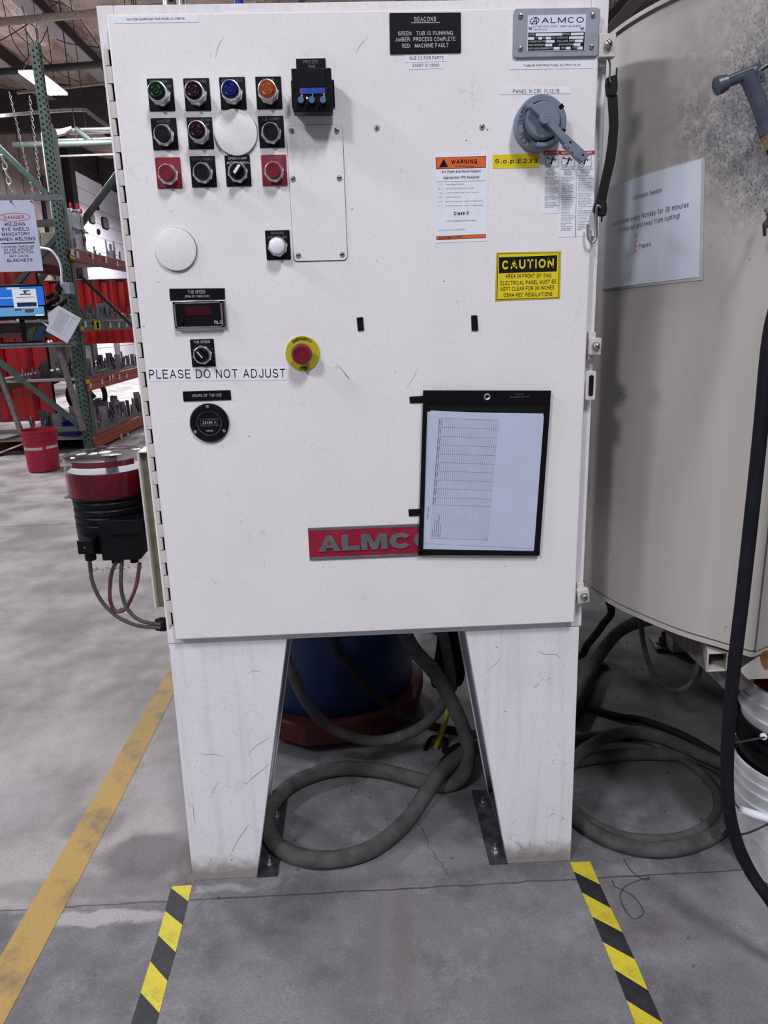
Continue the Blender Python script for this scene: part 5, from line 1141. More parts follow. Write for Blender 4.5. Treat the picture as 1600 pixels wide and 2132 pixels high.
m.build('trigger', nz, bevel=.002)
m = MB().use(M['brass']); a, b = N_(1597, 277), N_(1612, 306); d_ = (b-a); L_ = d_.length; pr = []
for i in range(8): pr += [(.0135, L_*i/8), (.0118, L_*(i+.5)/8)]
m.lathe(pr, a, d_, 22); m.build('brass_fitting', nz, 'ribbed brass fitting')
m = MB().use(M['darksteel']); a = N_(1576, 150, NY_+.004); m.tube([a, a+V(.03, .0, .012), V(.757, -.155, a.z+.015)], .004, 8, 4); m.build('hook', nz)
hp = [N_(1610, 303), N_(1640, 380, -.22), N_(1652, 480, -.26), N_(1632, 590, -.29), N_(1604, 700, -.3), N_(1584, 900, -.3), N_(1565, 1080, -.3), N_(1546, 1250, -.3), N_(1535, 1340, -.3), N_(1521, 1470, -.3), N_(1515, 1590, -.3), N_(1518, 1680, -.3), N_(1534, 1750, -.3), N_(1562, 1812, -.31), N_(1605, 1875, -.33)]
e = hp[-1]; hp += [V(e.x+.10, e.y-.02, .05), V(e.x+.28, e.y, .014), V(e.x+.6, e.y+.1, .013)]
m = MB().use(M['hoseblack']); m.tube(hp, .0118, 14, 8); m.build('black_hose', label='black rubber hose hanging down the right edge in front of the buckets', cat='hose')

# ---------------------------------------------------------------- buckets at the right
def pail(name, c, z0, r0, r1, h, mat, lab, ribs=(), label_='', grp=None, wall=.003, inner=None):
    root = empty(name, (c[0], c[1], z0), lab, 'bucket', grp)
    R_ = lambda z: r0+(r1-r0)*z/h
    pr = [(.0005, .004), (r0-.006, .003), (r0, .008)]
    for zr, pro in ribs: pr += [(R_(zr)-.0, zr-.006), (R_(zr)+pro, zr-.005), (R_(zr)+pro, zr-.001), (R_(zr), zr)]
    pr.sort(key=lambda q: q[1]); pr = [(.0005, .0)]+[q for q in pr[1:]]
    pr += [(r1, h-.012), (r1+.004, h-.010), (r1+.004, h), (r1-wall, h), (r0-wall, .008), (.0005, .008)]
    m = MB().use(M[mat]); m.lathe(pr, (c[0], c[1], z0), n=56, cap=False); m.build('bucket_body', root)
    return root
bc = (.978, -.015)
b1 = pail('plastic_bucket', bc, 0, .122, .148, .290, 'bucketwhite', 'scuffed white plastic bucket, bottom of the stack at the right edge', ((.20, .006), (.235, .005), (.262, .005)))
b2 = pail('plastic_bucket', bc, .100, .120, .146, .290, 'bucketblack', 'black plastic bucket nested between two white ones', ((.235, .006), (.262, .006)))
b3 = pail('plastic_bucket', bc, .198, .120, .148, .290, 'bucketwhite', 'white plastic bucket on top of the stack with a wire handle', ((.215, .005), (.255, .005)))
b4 = pail('plastic_bucket', bc, .225, .112, .130, .255, 'linerred', 'dark red bucket sitting inside the top white bucket', ((.22, .004),))
def handle(root, c, z, r, pts, grip, rr=.002):
    m = MB().use(M['steel']); m.tube(pts, rr, 8, 6); h_ = m.build('wire_handle', root)
    if grip:
        m = MB().use(M['white']); m.cyl(grip[0], grip[0].lerp(grip[1], .98), .0085, 16); m.build('grip', h_)
def W_(u, v, y): return on_y(u, v, y)
g0, g1 = W_(1543, 1686, -.185), W_(1606, 1706, -.2)
handle(b1, bc, .3, .15, [W_(1526, 1655, -.1), W_(1532, 1672, -.14), W_(1541, 1685, -.18), g0, g1, g1+V(.05, .02, .0)], (g0, g1))
m = MB().use(M['darksteel']); m.tube([W_(1512, 1710, -.08), W_(1530, 1735, -.13), W_(1556, 1735, -.16), W_(1600, 1716, -.165), W_(1640, 1700, -.13)], .0022, 8, 3); m.build('wire_handle', b2)
m = MB().use(M['darksteel']); m.tube([W_(1593, 1535, -.145), W_(1560, 1541, -.16), W_(1525, 1547, -.16), W_(1501, 1537, -.12)], .002, 8, 3); m.build('wire_handle', b3)
m = MB().use(M['white']); a = W_(1593, 1535, -.140); m.lathe([(.007, 0), (.007, .006), (.003, .008)], a+V(0, .006, 0), (-.2, -1, 0), 14); m.build('handle_ear', b3)
m = MB().use(M['steel']); a = W_(1500, 1733-5, .02); b = W_(1518, 1712-10, .0)
m.lathe([(.0085, 0), (.0085, .045), (.007, .045), (.007, 0)], a, b-a, 18, cap=False); m.build('pipe_stub', label='short steel pipe end behind the black hose beside the bucket', cat='pipe')

# ---------------------------------------------------------------- hoses and cables on the floor
def Z(u, v, z): return on_z(u, v, z)
def Y(u, v, y): return on_y(u, v, y)
def hose(name, pts, r, mat, lab, cat='hose', n=12, wob=.0, **k):
    m = MB().use(M[mat]); m.tube(pts, r, n, 8, wob=wob, **k); return m.build(name, label=lab, cat=cat)
r = .0215
hose('floor_hose', [V(.02, .50, .70), Y(845, 1321, .46), Y(905, 1400, .45), Y(950, 1480, .43), Y(974, 1550, .41), Z(968, 1605, .05), Z(935, 1633, r), Z(887, 1628, r), Z(800, 1606, r), Z(712, 1600, r), Z(630, 1622, r), Z(578, 1660, r), Z(556, 1705, r), Z(572, 1755, r), Z(625, 1784, r), Z(695, 1789, r), Z(775, 1767, r), Z(845, 1712, r),
                     Z(885, 1655, r+.02), Z(918, 1608, r+.044), Z(962, 1572, r+.044), Z(1003, 1553, r+.02), Z(1060, 1540, r), Z(1150, 1540, r)], r, 'dusthose', 'thick dusty hose looped on the floor between the cabinet legs')
hose('slack_hose', [V(-.33, .5, .62), Y(604, 1391, .45), Y(650, 1478, .44), Y(712, 1526, .43), Y(782, 1543, .42), Y(852, 1527, .42), Y(898, 1496, .43), Y(925, 1458, .46), Y(938, 1400, .5), V(.16, .55, .62)], .0155, 'dusthose', 'dusty hose sagging in front of the blue drum')
hose('slack_hose', [V(-.13, .52, .612), Y(697, 1340, .51), Y(730, 1385, .51), Y(772, 1435, .51), Y(817, 1473, .51), Y(870, 1503, .52), Z(957, 1524, .016), Z(1010, 1530, .015), Z(1100, 1532, .014), Z(1200, 1545, .014)], .0135, 'darkhose', 'dark hose slanting down across the blue drum to the floor')
hose('yellow_cable', [V(.22, .6, .66), Y(934, 1350, .6), Y(936, 1420, .58), Y(932, 1480, .55), Y(922, 1520, .52), Z(908, 1556, .009)], .0085, 'yellowcable', 'dull yellow cable hanging down to the floor', 'cable')
for k, (a, b) in enumerate((((944, 1330), (948, 1400)), ((955, 1330), (962, 1392)), ((930, 1340), (920, 1400)))):
    hose('black_cable', [Y(a[0]-6, a[1]-30, .56+.03*k), Y(a[0], a[1], .56+.03*k), Y(b[0], b[1], .56+.03*k), Y(b[0]-4-3*k, b[1]+34-4*k, .56+.03*k), Y(b[0]-16, b[1]+12, .57+.03*k), Y(a[0]-16, a[1]+20, .58+.03*k), Y(a[0]-10, a[1]-30, .6+.03*k)], .011, 'matblack', ('black cable bundle hanging behind the yellow cable, nearest loop', 'black cable bundle behind, right against the leg', 'black cable loop nearest the blue drum')[k], 'cable')
hose('thin_cable', [Z(885, 1560, .01), Z(900, 1535, .008), Z(930, 1540, .008), Z(925, 1565, .008), Z(960, 1548, .007), Z(1010, 1544, .006)], .006, 'matblack', 'thin black cable curled on the floor by the yellow cable', 'cable')
hose('thin_cable', [Z(915, 1590, .006), Z(935, 1568, .006), Z(975, 1555, .006), Z(1030, 1545, .006), Z(1090, 1545, .006)], .0045, 'matblack', 'thin black cable lying behind the thick floor hose', 'cable')
r = .0185
hose('coiled_hose', [Z(1120, 1600, r), Z(1200, 1585, r), Z(1290, 1572, r), Z(1370, 1570, r), Z(1450, 1578, r), Z(1510, 1612, r), Z(1524, 1670, r), Z(1506, 1722, r), Z(1450, 1757, r), Z(1370, 1770, r), Z(1290, 1757, r), Z(1225, 1725, r), Z(1180, 1680, r), Z(1165, 1630, r*1.5), Z(1220, 1560, r*3.1), Z(1300, 1525, r*3), Z(1380, 1537, r*3), Z(1440, 1562, r*3.1), Z(1510, 1590, r*3), Z(1590, 1600, r*1.5)], r, 'dusthose', 'thick dusty hose coiled on the floor right of the cabinet')
r = .0125
hose('coiled_hose', [Z(1150, 1560, r), Z(1210, 1535, r), Z(1290, 1530, r), Z(1360, 1545, r), Z(1450, 1600, r*1.2), Z(1492, 1650, r), Z(1490, 1700, r), Z(1440, 1736, r), Z(1370, 1748, r), Z(1290, 1738, r), Z(1215, 1700, r), Z(1160, 1640, r)], r, 'dusthose', 'slimmer dusty hose lying just inside the thick coil')
hose('coiled_hose', [Z(1150, 1495, .014), Z(1215, 1475, .014), Z(1290, 1492, .014), Z(1340, 1500, .014), Z(1420, 1530, .014), Z(1500, 1575, .014)], .012, 'matblack', 'black hose arched on the floor behind the thick coil')
hose('tank_hose', [Z(1420, 1285, .5), Z(1345, 1290, .25), Z(1290, 1315, .1), Z(1248, 1365, .03), Z(1225, 1410, .024), Z(1208, 1450, .024), Z(1180, 1500, .024)], .0235, 'dusthose', 'thick dusty hose running from under the tank to behind the right leg')
hose('tank_hose', [V(.62, .55, .602), Y(1272, 1260, .55), Y(1256, 1300, .56), Y(1225, 1340, .58), Y(1195, 1368, .6), V(.40, .62, .25)], .0115, 'hoseblack', 'slim black hose dropping from under the tank beside the cabinet')
hose('tank_cable', [V(.76, .5, .60), Y(1335, 1298, .45), Y(1343, 1350, .45), Y(1362, 1405, .45), Y(1395, 1434, .45), Y(1425, 1434, .45), Y(1448, 1412, .45), Y(1462, 1382, .45), V(1.02, .5, .60)], .0072, 'dusthose', 'thin cable sagging in a loop under the tank', 'cable')
hose('wire_scrap', [Z(1293, 1738, .04), Z(1296, 1775, .002), Z(1306, 1800, .002), Z(1325, 1822, .002), Z(1345, 1832, .002), Z(1353, 1827, .002), Z(1330, 1833, .003), Z(1303, 1845, .004), Z(1292, 1865, .002), Z(1300, 1890, .002), Z(1318, 1912, .002), Z(1338, 1905, .002), Z(1338, 1890, .002), Z(1318, 1865, .002), Z(1296, 1852, .002), Z(1280, 1845, .002), Z(1275, 1832, .002)], .0008, 'darksteel', 'thin bent wire scrap lying by the right striped tape', 'wire', n=6)
# steel pellets on the floor
pel = [(731, 1646), (770, 1662), (740, 1654), (805, 1706), (820, 1716), (940, 1788), (616, 1750), (1385, 1690), (1460, 1644), (1465, 1632), (1460, 1708), (1495, 1664), (1398, 1598), (1390, 1610), (1320, 1395), (1300, 1420), (1290, 1340), (1306, 1338), (1338, 1393), (1350, 1495), (1362, 1490), (1310, 1752), (455, 1870), (1434, 1955), (1444, 2013), (620, 1812), (1286, 1450), (1215, 1455), (1220, 1455)]
for u, v in pel:
    p = Z(u, v, 0); m = MB().use(M['steel']); rr = .0028; m.lathe([(.0002, 0), (rr*.8, rr*.4), (rr, rr), (rr*.8, rr*1.6), (.0002, rr*2)], p, n=8, cap=False); m.build('steel_pellet', label='tiny steel pellet lying on the concrete floor', cat='pellet', group='steel pellets on the floor')
# cord gland etc on floor: blue drums on a red dolly
def drum(c, z0, r, h, lab, mat='drumblue'):
    root = empty('plastic_drum', (c[0], c[1], z0), lab, 'drum')
    pr = [(.0005, 0), (r-.02, 0), (r, .03), (r, h*.33), (r+.008, h*.34), (r+.008, h*.37), (r, h*.38), (r, h*.62), (r+.008, h*.63), (r+.008, h*.66), (r, h*.67), (r, h-.05), (r+.006, h-.045), (r+.006, h-.01), (r-.02, h), (r-.03, h-.02), (.0005, h-.02)]
    m = MB().use(M[mat]); m.lathe(pr, (c[0], c[1], z0), n=64, cap=False); m.build('drum_body', root)
    m = MB().use(M['black']); m.cyl((c[0]+.12, c[1], z0+h-.02), (c[0]+.12, c[1], z0+h+.005), .035, 20); m.build('cap', root)
    return root
drum((-.15, .845), .095, .285, .88, 'dark blue plastic drum behind the cabinet legs')
drum((.50, 1.50), .0, .285, .88, 'second dark blue drum, further back by the right leg')
m = MB().use(M['dollyred']); m.lathe([(.24, .03), (.325, .03), (.325, .092), (.31, .094), (.24, .094)], (-.15, .845, 0), n=10, cap=False, a0=.1)
m.lathe([(.0005, .06), (.31, .06), (.31, .08), (.0005, .08)], (-.15, .845, 0), n=10, cap=False, a0=.1)
dl = m.build('drum_dolly', label='red ten sided dolly under the blue drum', cat='dolly', smooth=False, origin=(-.15, .845, 0))
for a in (40, 130, 220, 310):
    m = MB().use(M['matblack']); x_, y_ = -.15+.26*math.cos(math.radians(a)), .845+.26*math.sin(math.radians(a)); m.cyl((x_-.012, y_, .028), (x_+.012, y_, .028), .028, 14); m.build('caster', dl)

# ================================================================ LUBRICATION PUMP (left side)
pm = empty('lubrication_pump', (-.575, .12, .80), 'pump with clear reservoir of dark red oil hung on the cabinet side', 'pump')
c = (-.572, .115)
m = MB().use(M['clearred']); r = .086
m.lathe([(r-.004, .945), (r-.001, .95), (r-.0003, .998)], (c[0], c[1], 0), n=64, cap=False); m.build('reservoir_wall', pm)
m = MB().use(M['clear']); m.lathe([(r-.0003, .998), (r, 1.030), (r-.004, 1.034), (r*.8, 1.037), (r*.3, 1.040), (.0004, 1.0405)], (c[0], c[1], 0), n=64, cap=False); m.build('reservoir_lid', pm, 'clear domed lid')
m = MB().use(M['oil']); m.lathe([(.0005, .944), (r-.006, .944), (r-.005, .998), (.0005, .998)], (c[0], c[1], 0), n=56, cap=False); m.build('oil', pm, 'dark red oil filling')
m = MB().use(M['steel']); m.mats and None; m = MB().use(plain('follower_grey', rgb(92, 90, 98), .4)); m.lathe([(.013, .998), (.013, 1.026), (.018, 1.028), (.0004, 1.030)], (c[0]+.01, c[1], 0), n=22); m.lathe([(r*.92, .9985), (r*.92, 1.0), (.002, 1.0)], (c[0], c[1], 0), n=40, cap=False); m.build('follower_plate', pm)
m = MB().use(plain('red_smear', rgb(110, 8, 36), .3)); m.lathe([(r-.0025, 1.014), (r-.0025, 1.026)], (c[0], c[1], 0), n=50, cap=False, a0=math.radians(235), sweep=math.radians(95)); m.build('oil_smear', pm)
m = MB().use(M['black']); pr = [(.0005, .826), (.073, .826), (.076, .832), (.078, .86)]
for k in range(4): z_ = .875+k*.0165; pr += [(.0785, z_), (.0785, z_+.011), (.0765, z_+.0125), (.0765, z_+.0155)]
pr += [(.082, .942), (.084, .947), (.0005, .947)]
m.lathe(pr, (c[0], c[1], 0), n=48, cap=False); m.box(c[0]-.005, c[0]+.075, .03, .11, .815, .90); m.box(c[0]+.018, c[0]+.090, .020, .06, .875, .905)
m.build('pump_body', pm, bevel=.001)
m = MB().use(M['black']); m.box(-.6175, -.585, .008, .05, .838, .868); m.cyl((-.601, .03, .84), (-.601, .03, .818), .0115, 18); pl = m.build('plug_connector', pm, 'square cable plug', bevel=.002)
m = MB().use(M['steel']); m.cyl((-.602, .0085, .853), (-.602, .0070, .853), .0022, 8); m.build('screw', pl)
for x_ in (-.560, -.520):
    m = MB().use(M['black']); m.cyl((x_, .06, .82), (x_, .06, .80), .009, 12); m.build('cable_gland', pm)
m = MB().use(M['zinc']); m.cyl((-.648, .10, .944), (-.662, .09, .942), .0035, 8); m.build('bleed_screw', pm)
br = MB().use(M['brown'])
br.box(-.476, -.458, .042, .045, .70, 1.044); br.box(-.476, -.474, .045, .2, .70, 1.044)
br.use(M['hinge']); br.box(-.4785, -.4745, .026, .046, .70, 1.047); br.box(-.4785, -.458, .026, .2, 1.044, 1.047)
br.build('mounting_bracket', pm, 'olive channel bracket between pump and cabinet', smooth=False, bevel=.001)
def Yp(u, v, y=.07): return on_y(u, v, y)
def fuzz(mb, pts, n, L_):
    for _ in range(n):
        i = random.randrange(len(pts)-1); p = pts[i].lerp(pts[i+1], random.random()); d = V(random.uniform(-1, 1), random.uniform(-.5, .5), random.uniform(-1, 1)).normalized()*L_*random.uniform(.5, 1.3)
        q = p+d; s_ = V(d.z, 0, -d.x).normalized()*.0005; mb.poly(p-s_, p+s_, q)
cabs = (([(186, 1160), (192, 1210), (212, 1252), (245, 1284), (285, 1302), (334, 1307)], .0042, 'dusthose', 'grey cable from the plug'),
        ([(246, 1162), (232, 1195), (229, 1245), (240, 1272), (262, 1266), (283, 1222), (291, 1172)], .0040, 'pumpred', 'cable loop with a red sleeve'),
        ([(254, 1165), (252, 1220), (262, 1262), (285, 1288), (310, 1297), (334, 1300)], .0042, 'dusthose', 'second grey cable running to the cabinet'))
M['pumpred'] = plain('red_grey_sleeve', rgb(96, 52, 62), .6, mott=.2)
m2 = MB().use(M['lint'])
for pts, rr, mt, lab in cabs:
    P = [Yp(u, v, .045) for u, v in pts]; m = MB().use(M[mt]); m.tube(P, rr, 10, 8); m.build('cable', pm, lab); fuzz(m2, P, 420, .008)
fuzz(m2, [V(-.60, .02, .80), V(-.5, .05, .79)], 60, .012)
m2.build('lint', pm, kind='stuff', smooth=False)
m = MB().use(M['matblack']); a = Yp(337, 1300, .075); m.cyl(a+V(-.012, 0, 0), V(-.4565, .075, a.z), .014, 16); m.lathe([(.017, 0), (.017, .012)], a+V(-.004, 0, 0), (1, 0, 0), 6); m.build('cord_grip', cab, 'black cord grip low on the left side')

# ================================================================ STORAGE RACK (left background)
XF, XB = -2.80, -3.86
rk = empty('storage_rack', (-3.3, 7.6, 0), 'tall green pallet rack with red and grey beams behind the pump', 'rack')
def upright(x, y, h, w_=.078, d_=.07, holes=True, nm='upright'):
    m = MB().use(M['rackgreen']); m.box(x-w_, x, y, y+d_, 0, h); m.box(x-.004, x, y-.01, y, 0, h)
    o = m.build(nm, rk, smooth=False)
    if holes:
        m = MB().use(M['hole']); z = .12
        while z < h-.05:
            m.box(x-w_*.78, x-w_*.6, y-.002, y, z, z+.016); m.box(x-w_*.30, x-w_*.12, y-.002, y, z+.02, z+.036)
            m.box(x, x+.002, y+.018, y+.036, z, z+.022); z += .0508
        m.build('punched_holes', o, smooth=False, kind='stuff')
    m = MB().use(M['darksteel']); m.box(x-w_-.03, x+.03, y-.03, y+d_+.03, 0, .008); m.build('foot', rk, smooth=False)
upright(XF, 6.2, 3.80); upright(XB+.078, 6.2, 3.80); upright(XF-.015, 6.36, 3.12, holes=False); upright(XF, 9.0, 3.8, holes=False); upright(XB+.078, 9.0, 3.8, holes=False)
def bar(name, a, b, w_, mat, parent=None, lab=None, cat=None, dy=None):
    m = MB().use(M[mat]); d = (b-a); n_ = V(-d.z, 0, d.x)
    n_ = n_.normalized()*w_ if n_.length > 1e-4 else V(0, 0, w_)
    m.slab([a-n_, b-n_, b+n_, a+n_], (0, dy or w_*2, 0)); return m.build(name, parent, lab, cat, smooth=False)
def E6(u, v, y=6.22): return on_y(u, v, y)
bar('brace', E6(-5, 752), E6(166, 888), .024, 'rackgreen', rk)
bar('brace', E6(-10, 300), E6(98, 405), .022, 'rackgreen', rk)
bar('brace', E6(118, 492), E6(-10, 640), .024, 'rackdark', rk)
for v0, v1 in ((905, 892),): bar('strut', E6(-90, v0), E6(180, v1), .022, 'beamgrey', rk)
bar('strut', E6(60, 466), E6(126, 462), .03, 'rackdark', rk)
bar('brace', on_y(165, 573, 6.9), on_y(300, 702, 7.3), .016, 'rackdark', rk, None, None)
def rbeam(z0, z1, mat, tags=(), y0=6.27, y1=9.0, lab=None):
    m = MB().use(M[mat]); m.box(XF-.05, XF, y0, y1, z0, z1); m.box(XF, XF+.014, y0, y1, z0, z0+(z1-z0)*.55)
    o = m.build('shelf_beam', rk, lab, smooth=False, bevel=.003); 
    m = MB().use(M[mat]); m.box(XB, XB+.05, y0, y1, z0, z1); m.build('shelf_beam', rk, lab, smooth=False)
    m = MB().use(M['deck']); m.box(XB-.02, XF-.052, y0-.03, y1, z1-.004, z1+.014); m.build('shelf_board', rk, smooth=False)
    for (u, v, s, mt) in tags:
        p = on_x(u, v, XF+.015); m = MB().use(M[mt]); hx, hz = (s, s) if not isinstance(s, tuple) else s
        m.box(XF+.0142, XF+.016, p.y-hx, p.y+hx, p.z-hz, p.z+hz); m.build('tag', o, smooth=False)
rbeam(1.925, 2.045, 'beamred', ((151, 526, (.05, .035), 'tagwhite'), (151, 535, (.07, .014), 'tagyellow'), (162, 530, .035, 'tagwhite'), (193, 534, .028, 'tagwhite'), (221, 542, .03, 'tagwhite'), (245, 549, .028, 'tagwhite')), lab='red shelf beam')
rbeam(1.235, 1.345, 'beamgrey', ((178, 675.5, .03, 'tagwhite'), (203, 677, (.10, .045), 'tagyellow'), (203.5, 677, .035, 'tagwhite'), (230, 677, .028, 'tagwhite'), (248, 677, .028, 'tagwhite'), (264, 676.5, .024, 'tagwhite'), (171.5, 684, (.04, .014), 'tagyellow')), lab='grey green shelf beam')
rbeam(.635, .755, 'beamorange', ((183, 795, (.055, .018), 'tagyellow'), (189, 803, .024, 'tagwhite'), (213, 795, .026, 'tagwhite'), (229, 787, .026, 'tagwhite'), (235, 784, .024, 'tagwhite'), (249, 785, .028, 'tagwhite'), (264, 782, .028, 'tagwhite')), lab='orange shelf beam')
rbeam(.03, .15, 'beamorange', ((253, 909, .03, 'tagwhite'), (267, 906, .03, 'tagwhite')), lab='lowest orange shelf beam')
# jigs on the shelves
JM = {}
def jig_mesh(kind):
    m = MB().use(M['jig']); rnd = random.Random(kind*31+5)
    w_, d_ = rnd.uniform(.07, .16), rnd.uniform(.06, .12)
    m.box(-w_/2, w_/2, -d_/2, d_/2, 0, .012)
    for _ in range(rnd.randint(2, 4)):
        x_, y_, h_ = rnd.uniform(-.4, .4)*w_, rnd.uniform(-.4, .4)*d_, rnd.uniform(.06, .22); s_ = rnd.uniform(.008, .016); m.box(x_-s_, x_+s_, y_-s_*.6, y_+s_*.6, .012, h_)
    if kind % 3 == 0: m.box(-w_*.45, -w_*.38, -d_*.4, d_*.4, .012, .2)
    m.use(M['chrome']); x_ = w_*.2; m.cyl((x_, 0, .012), (x_, 0, .07), .006, 8); m.cyl((x_, 0, .07), (x_-.04, -.01, .085), .005, 8)
    m.use(M['jigdark']); m.cyl((x_, .01, .06), (x_+.02, .01, rnd.uniform(.11, .16)), .006, 8)
    if kind % 4 == 1: m.use(M['dangerred']); m.cyl((-x_, .01, .10), (-x_-.01, .01, .15), .009, 8)
    o = m.build('welding_jig', smooth=False, origin=(0, 0, 0)); return o
protos = [jig_mesh(k) for k in range(8)]; used = [False]*8
def place_jig(x, y, z, sc, label, group, kinds=range(8)):
    k = random.choice(list(kinds))
    if used[k]: o = protos[k].copy(); COL.objects.link(o)
    else: o = protos[k]; used[k] = True
    o.location = (x, y, z); o.rotation_euler = (0, 0, random.uniform(0, 6.28)); o.scale = (sc, sc, sc*random.uniform(.8, 1.2))
    tag(o, label, 'jig', group)
def shelf_jigs(z, n, label, group, y0=6.4, y1=8.7, sc=1.0, rows=3):
    for i in range(n):
        place_jig(XF-.14-(i % rows)*.27+random.uniform(-.03, .03), y0+(y1-y0)*(i//rows+.5)/math.ceil(n/rows)+random.uniform(-.04, .04), z, sc, label, group)
shelf_jigs(2.059, 15, 'small steel welding jig standing on the top red beam shelf', 'jigs on the top shelf', sc=.95)
shelf_jigs(1.359, 30, 'small steel welding jig standing on the grey beam shelf', 'jigs on the grey beam shelf', sc=.85)
shelf_jigs(.769, 33, 'small steel welding jig standing on the orange beam shelf', 'jigs on the orange beam shelf', sc=.85)
shelf_jigs(.164, 42, 'small steel welding jig standing on the lowest rack shelf', 'jigs on the lowest shelf', sc=1.05)
# larger pieces on the shelves
def bx(name, u, v0, v1, w_, mat, lab, cat, depth=.12, x=XF-.12, alongy=True):
    a, b = on_x(u, v1, x), on_x(u, v0, x); m = MB().use(M[mat]); m.box(x-depth/2, x+depth/2, a.y-w_/2, a.y+w_/2, a.z, b.z); return m.build(name, label=lab, cat=cat, smooth=False, bevel=.003)
bx('clamp_tower', 146, 438, 516, .12, 'jig', 'tall steel fixture tower beside the post on the top shelf', 'fixture', .05).location.z = 2.06
def tower(u, v0, zb, lab, hnd='dangerred', x=XF-.14):
    p = on_x(u, v0, x); root = empty('clamp_tower', (x, p.y, zb), lab, 'fixture')
    m = MB().use(M['jig']); m.box(x-.03, x+.03, p.y-.03, p.y+.03, zb+.012, p.z-.05); m.box(x-.07, x+.07, p.y-.08, p.y+.08, zb, zb+.012); m.box(x-.05, x+.05, p.y-.06, p.y+.1, (zb+p.z)/2, (zb+p.z)/2+.015); m.build('post', root, smooth=False)
    m = MB().use(M['chrome']); m.cyl((x+.02, p.y, p.z-.05), (x+.02, p.y+.04, p.z-.01), .012, 10); m.cyl((x+.0, p.y-.05, p.z-.03), (x+.03, p.y+.05, p.z-.03), .009, 8); m.build('toggle_clamp', root)
    m = MB().use(M[hnd]); m.lathe([(.008, 0), (.015, .02), (.015, .05), (.006, .06)], (x+.02, p.y+.03, p.z-.02), n=10); m.build('clamp_handle', root, 'red clamp handle')
tower(141, 430, 2.06, 'tall steel clamp tower with a red handle, nearest the post'); tower(156, 432, 2.06, 'tall steel clamp tower with a red handle, second from the post'); tower(163, 442, 2.06, 'tall steel clamp tower with a red handle, nearest the roll-up door')
p = on_x(180, 520, XF-.3); m = MB().use(M['box']); m.box(XF-.62, XF-.24, 6.95, 7.45, 2.059, 2.26); m.build('cardboard_box', label='brown cardboard box on the top rack shelf', cat='box', smooth=False, bevel=.004)
a = on_x(186, 640, XF-.25); m = MB().use(M['jig']); m.box(XF-.26, XF-.24, 6.45, 6.95, 1.36, 1.62); m.build('steel_plate', label='upright grey steel plate on the grey beam shelf', cat='plate', smooth=False)
m = MB().use(M['tagwhite']); m.box(XF-.20, XF-.18, 6.75, 7.07, .77, 1.08); m.build('steel_plate', label='pale upright plate with a small hole on the orange beam shelf', cat='plate', smooth=False)
m = MB().use(M['dangerred']); m.tube([(XF-.25, 6.7, 1.2), (XF-.22, 6.72, 1.1), (XF-.22, 6.74, .95), (XF-.2, 6.75, .86)], .04, 10, 4); m.build('red_sleeve', label='red sleeve hanging under the grey beam beside the post', cat='sleeve')
# far deck seen through the rack
m = MB().use(M['deck']); m.box(-6.6, -5.4, 11.3, 16, 1.75, 1.85); m.box(-5.5, -5.4, 11.3, 11.4, 0, 1.75); m.box(-5.5, -5.4, 15.9, 16, 0, 1.75); m.box(-6.6, -6.5, 11.3, 11.4, 0, 1.75); m.box(-6.6, -6.5, 15.9, 16, 0, 1.75)
m.build('work_table', label='far work table with a pale top, seen between the red and grey beams', cat='table', smooth=False)
for i in range(12): place_jig(-5.7-random.random()*.5, 11.5+i*.37, 1.85, 1.5, 'small steel welding jig on the far pale table', 'jigs on the far table')
# welding curtains, every strip a part
def curtain(name, pts0, n, z0, z1, mat, lab, wave=.05):
    root = empty(name, (pts0[0][0], pts0[0][1], z0), lab, 'curtain')
    (x0, y0), (x1, y1) = pts0
    for i in range(n):
        a, b = i/n, (i+1.15)/n; m = MB().use(M[mat]); vs = []; fs = []; K = 6; jj = random.uniform(-.04, .04)
        for k in range(K+1):
            t_ = a+(b-a)*k/K; off = wave*math.sin(math.pi*k/K)*(1 if i % 2 else .3)+(.03 if i % 2 else 0)+jj*.3
            for z in (z0, z1): vs.append((x0+(x1-x0)*t_, y0+(y1-y0)*t_-off, z))
        for k in range(K): fs.append((2*k, 2*k+2, 2*k+3, 2*k+1))
        m.add(vs, fs); m.build('curtain_strip', root)
    m = MB().use(M['matblack']); m.cyl((x0, y0, z1), (x1, y1, z1), .025, 8); m.build('rail', root)
curtain('welding_curtain', ((-6.6, 8.2), (-3.95, 8.2)), 15, .12, 2.02, 'curtain', 'dark red strip curtain behind the monitor and red bucket')
curtain('welding_curtain', ((-6.2, 11), (-3.55, 11)), 20, 1.0, 1.98, 'curtain2', 'bright red strip curtain seen through the right half of the rack')
for x_, y_ in ((-6.6, 8.22), (-3.93, 8.22), (-6.2, 11.02), (-3.52, 11.02)):
    m = MB().use(M['matblack']); m.cyl((x_, y_, 0), (x_, y_, 2.03), .025, 8); m.build('curtain_post', label={8.22: 'black post of the dark red curtain', 11.02: 'black post of the bright red curtain'}[y_]+(', left end' if x_ < -5 else ', right end'), cat='post')
# motor stand silhouettes low behind the rack
mc = empty('machine_frame', (-4.6, 9.6, 0), 'black wheeled machine frame low behind the orange beam', 'machine')
m = MB().use(M['matblack']); m.tube([(-4.9, 9.6, .3), (-4.6, 9.6, .62), (-4.2, 9.6, .6), (-3.9, 9.6, .25)], .05, 8, 4); m.tube([(-5.0, 9.6, .75), (-4.5, 9.6, .5), (-4.1, 9.6, .8)], .045, 8, 4); m.build('frame_tube', mc)
for x_ in (-4.95, -4.0):
    m = MB().use(M['matblack']); m.lathe([(.24, -.03), (.30, -.02), (.30, .02), (.24, .03), (.24, -.03)], (x_, 9.6, .3), (0, 1, 0), 26, cap=False); m.build('wheel', mc)
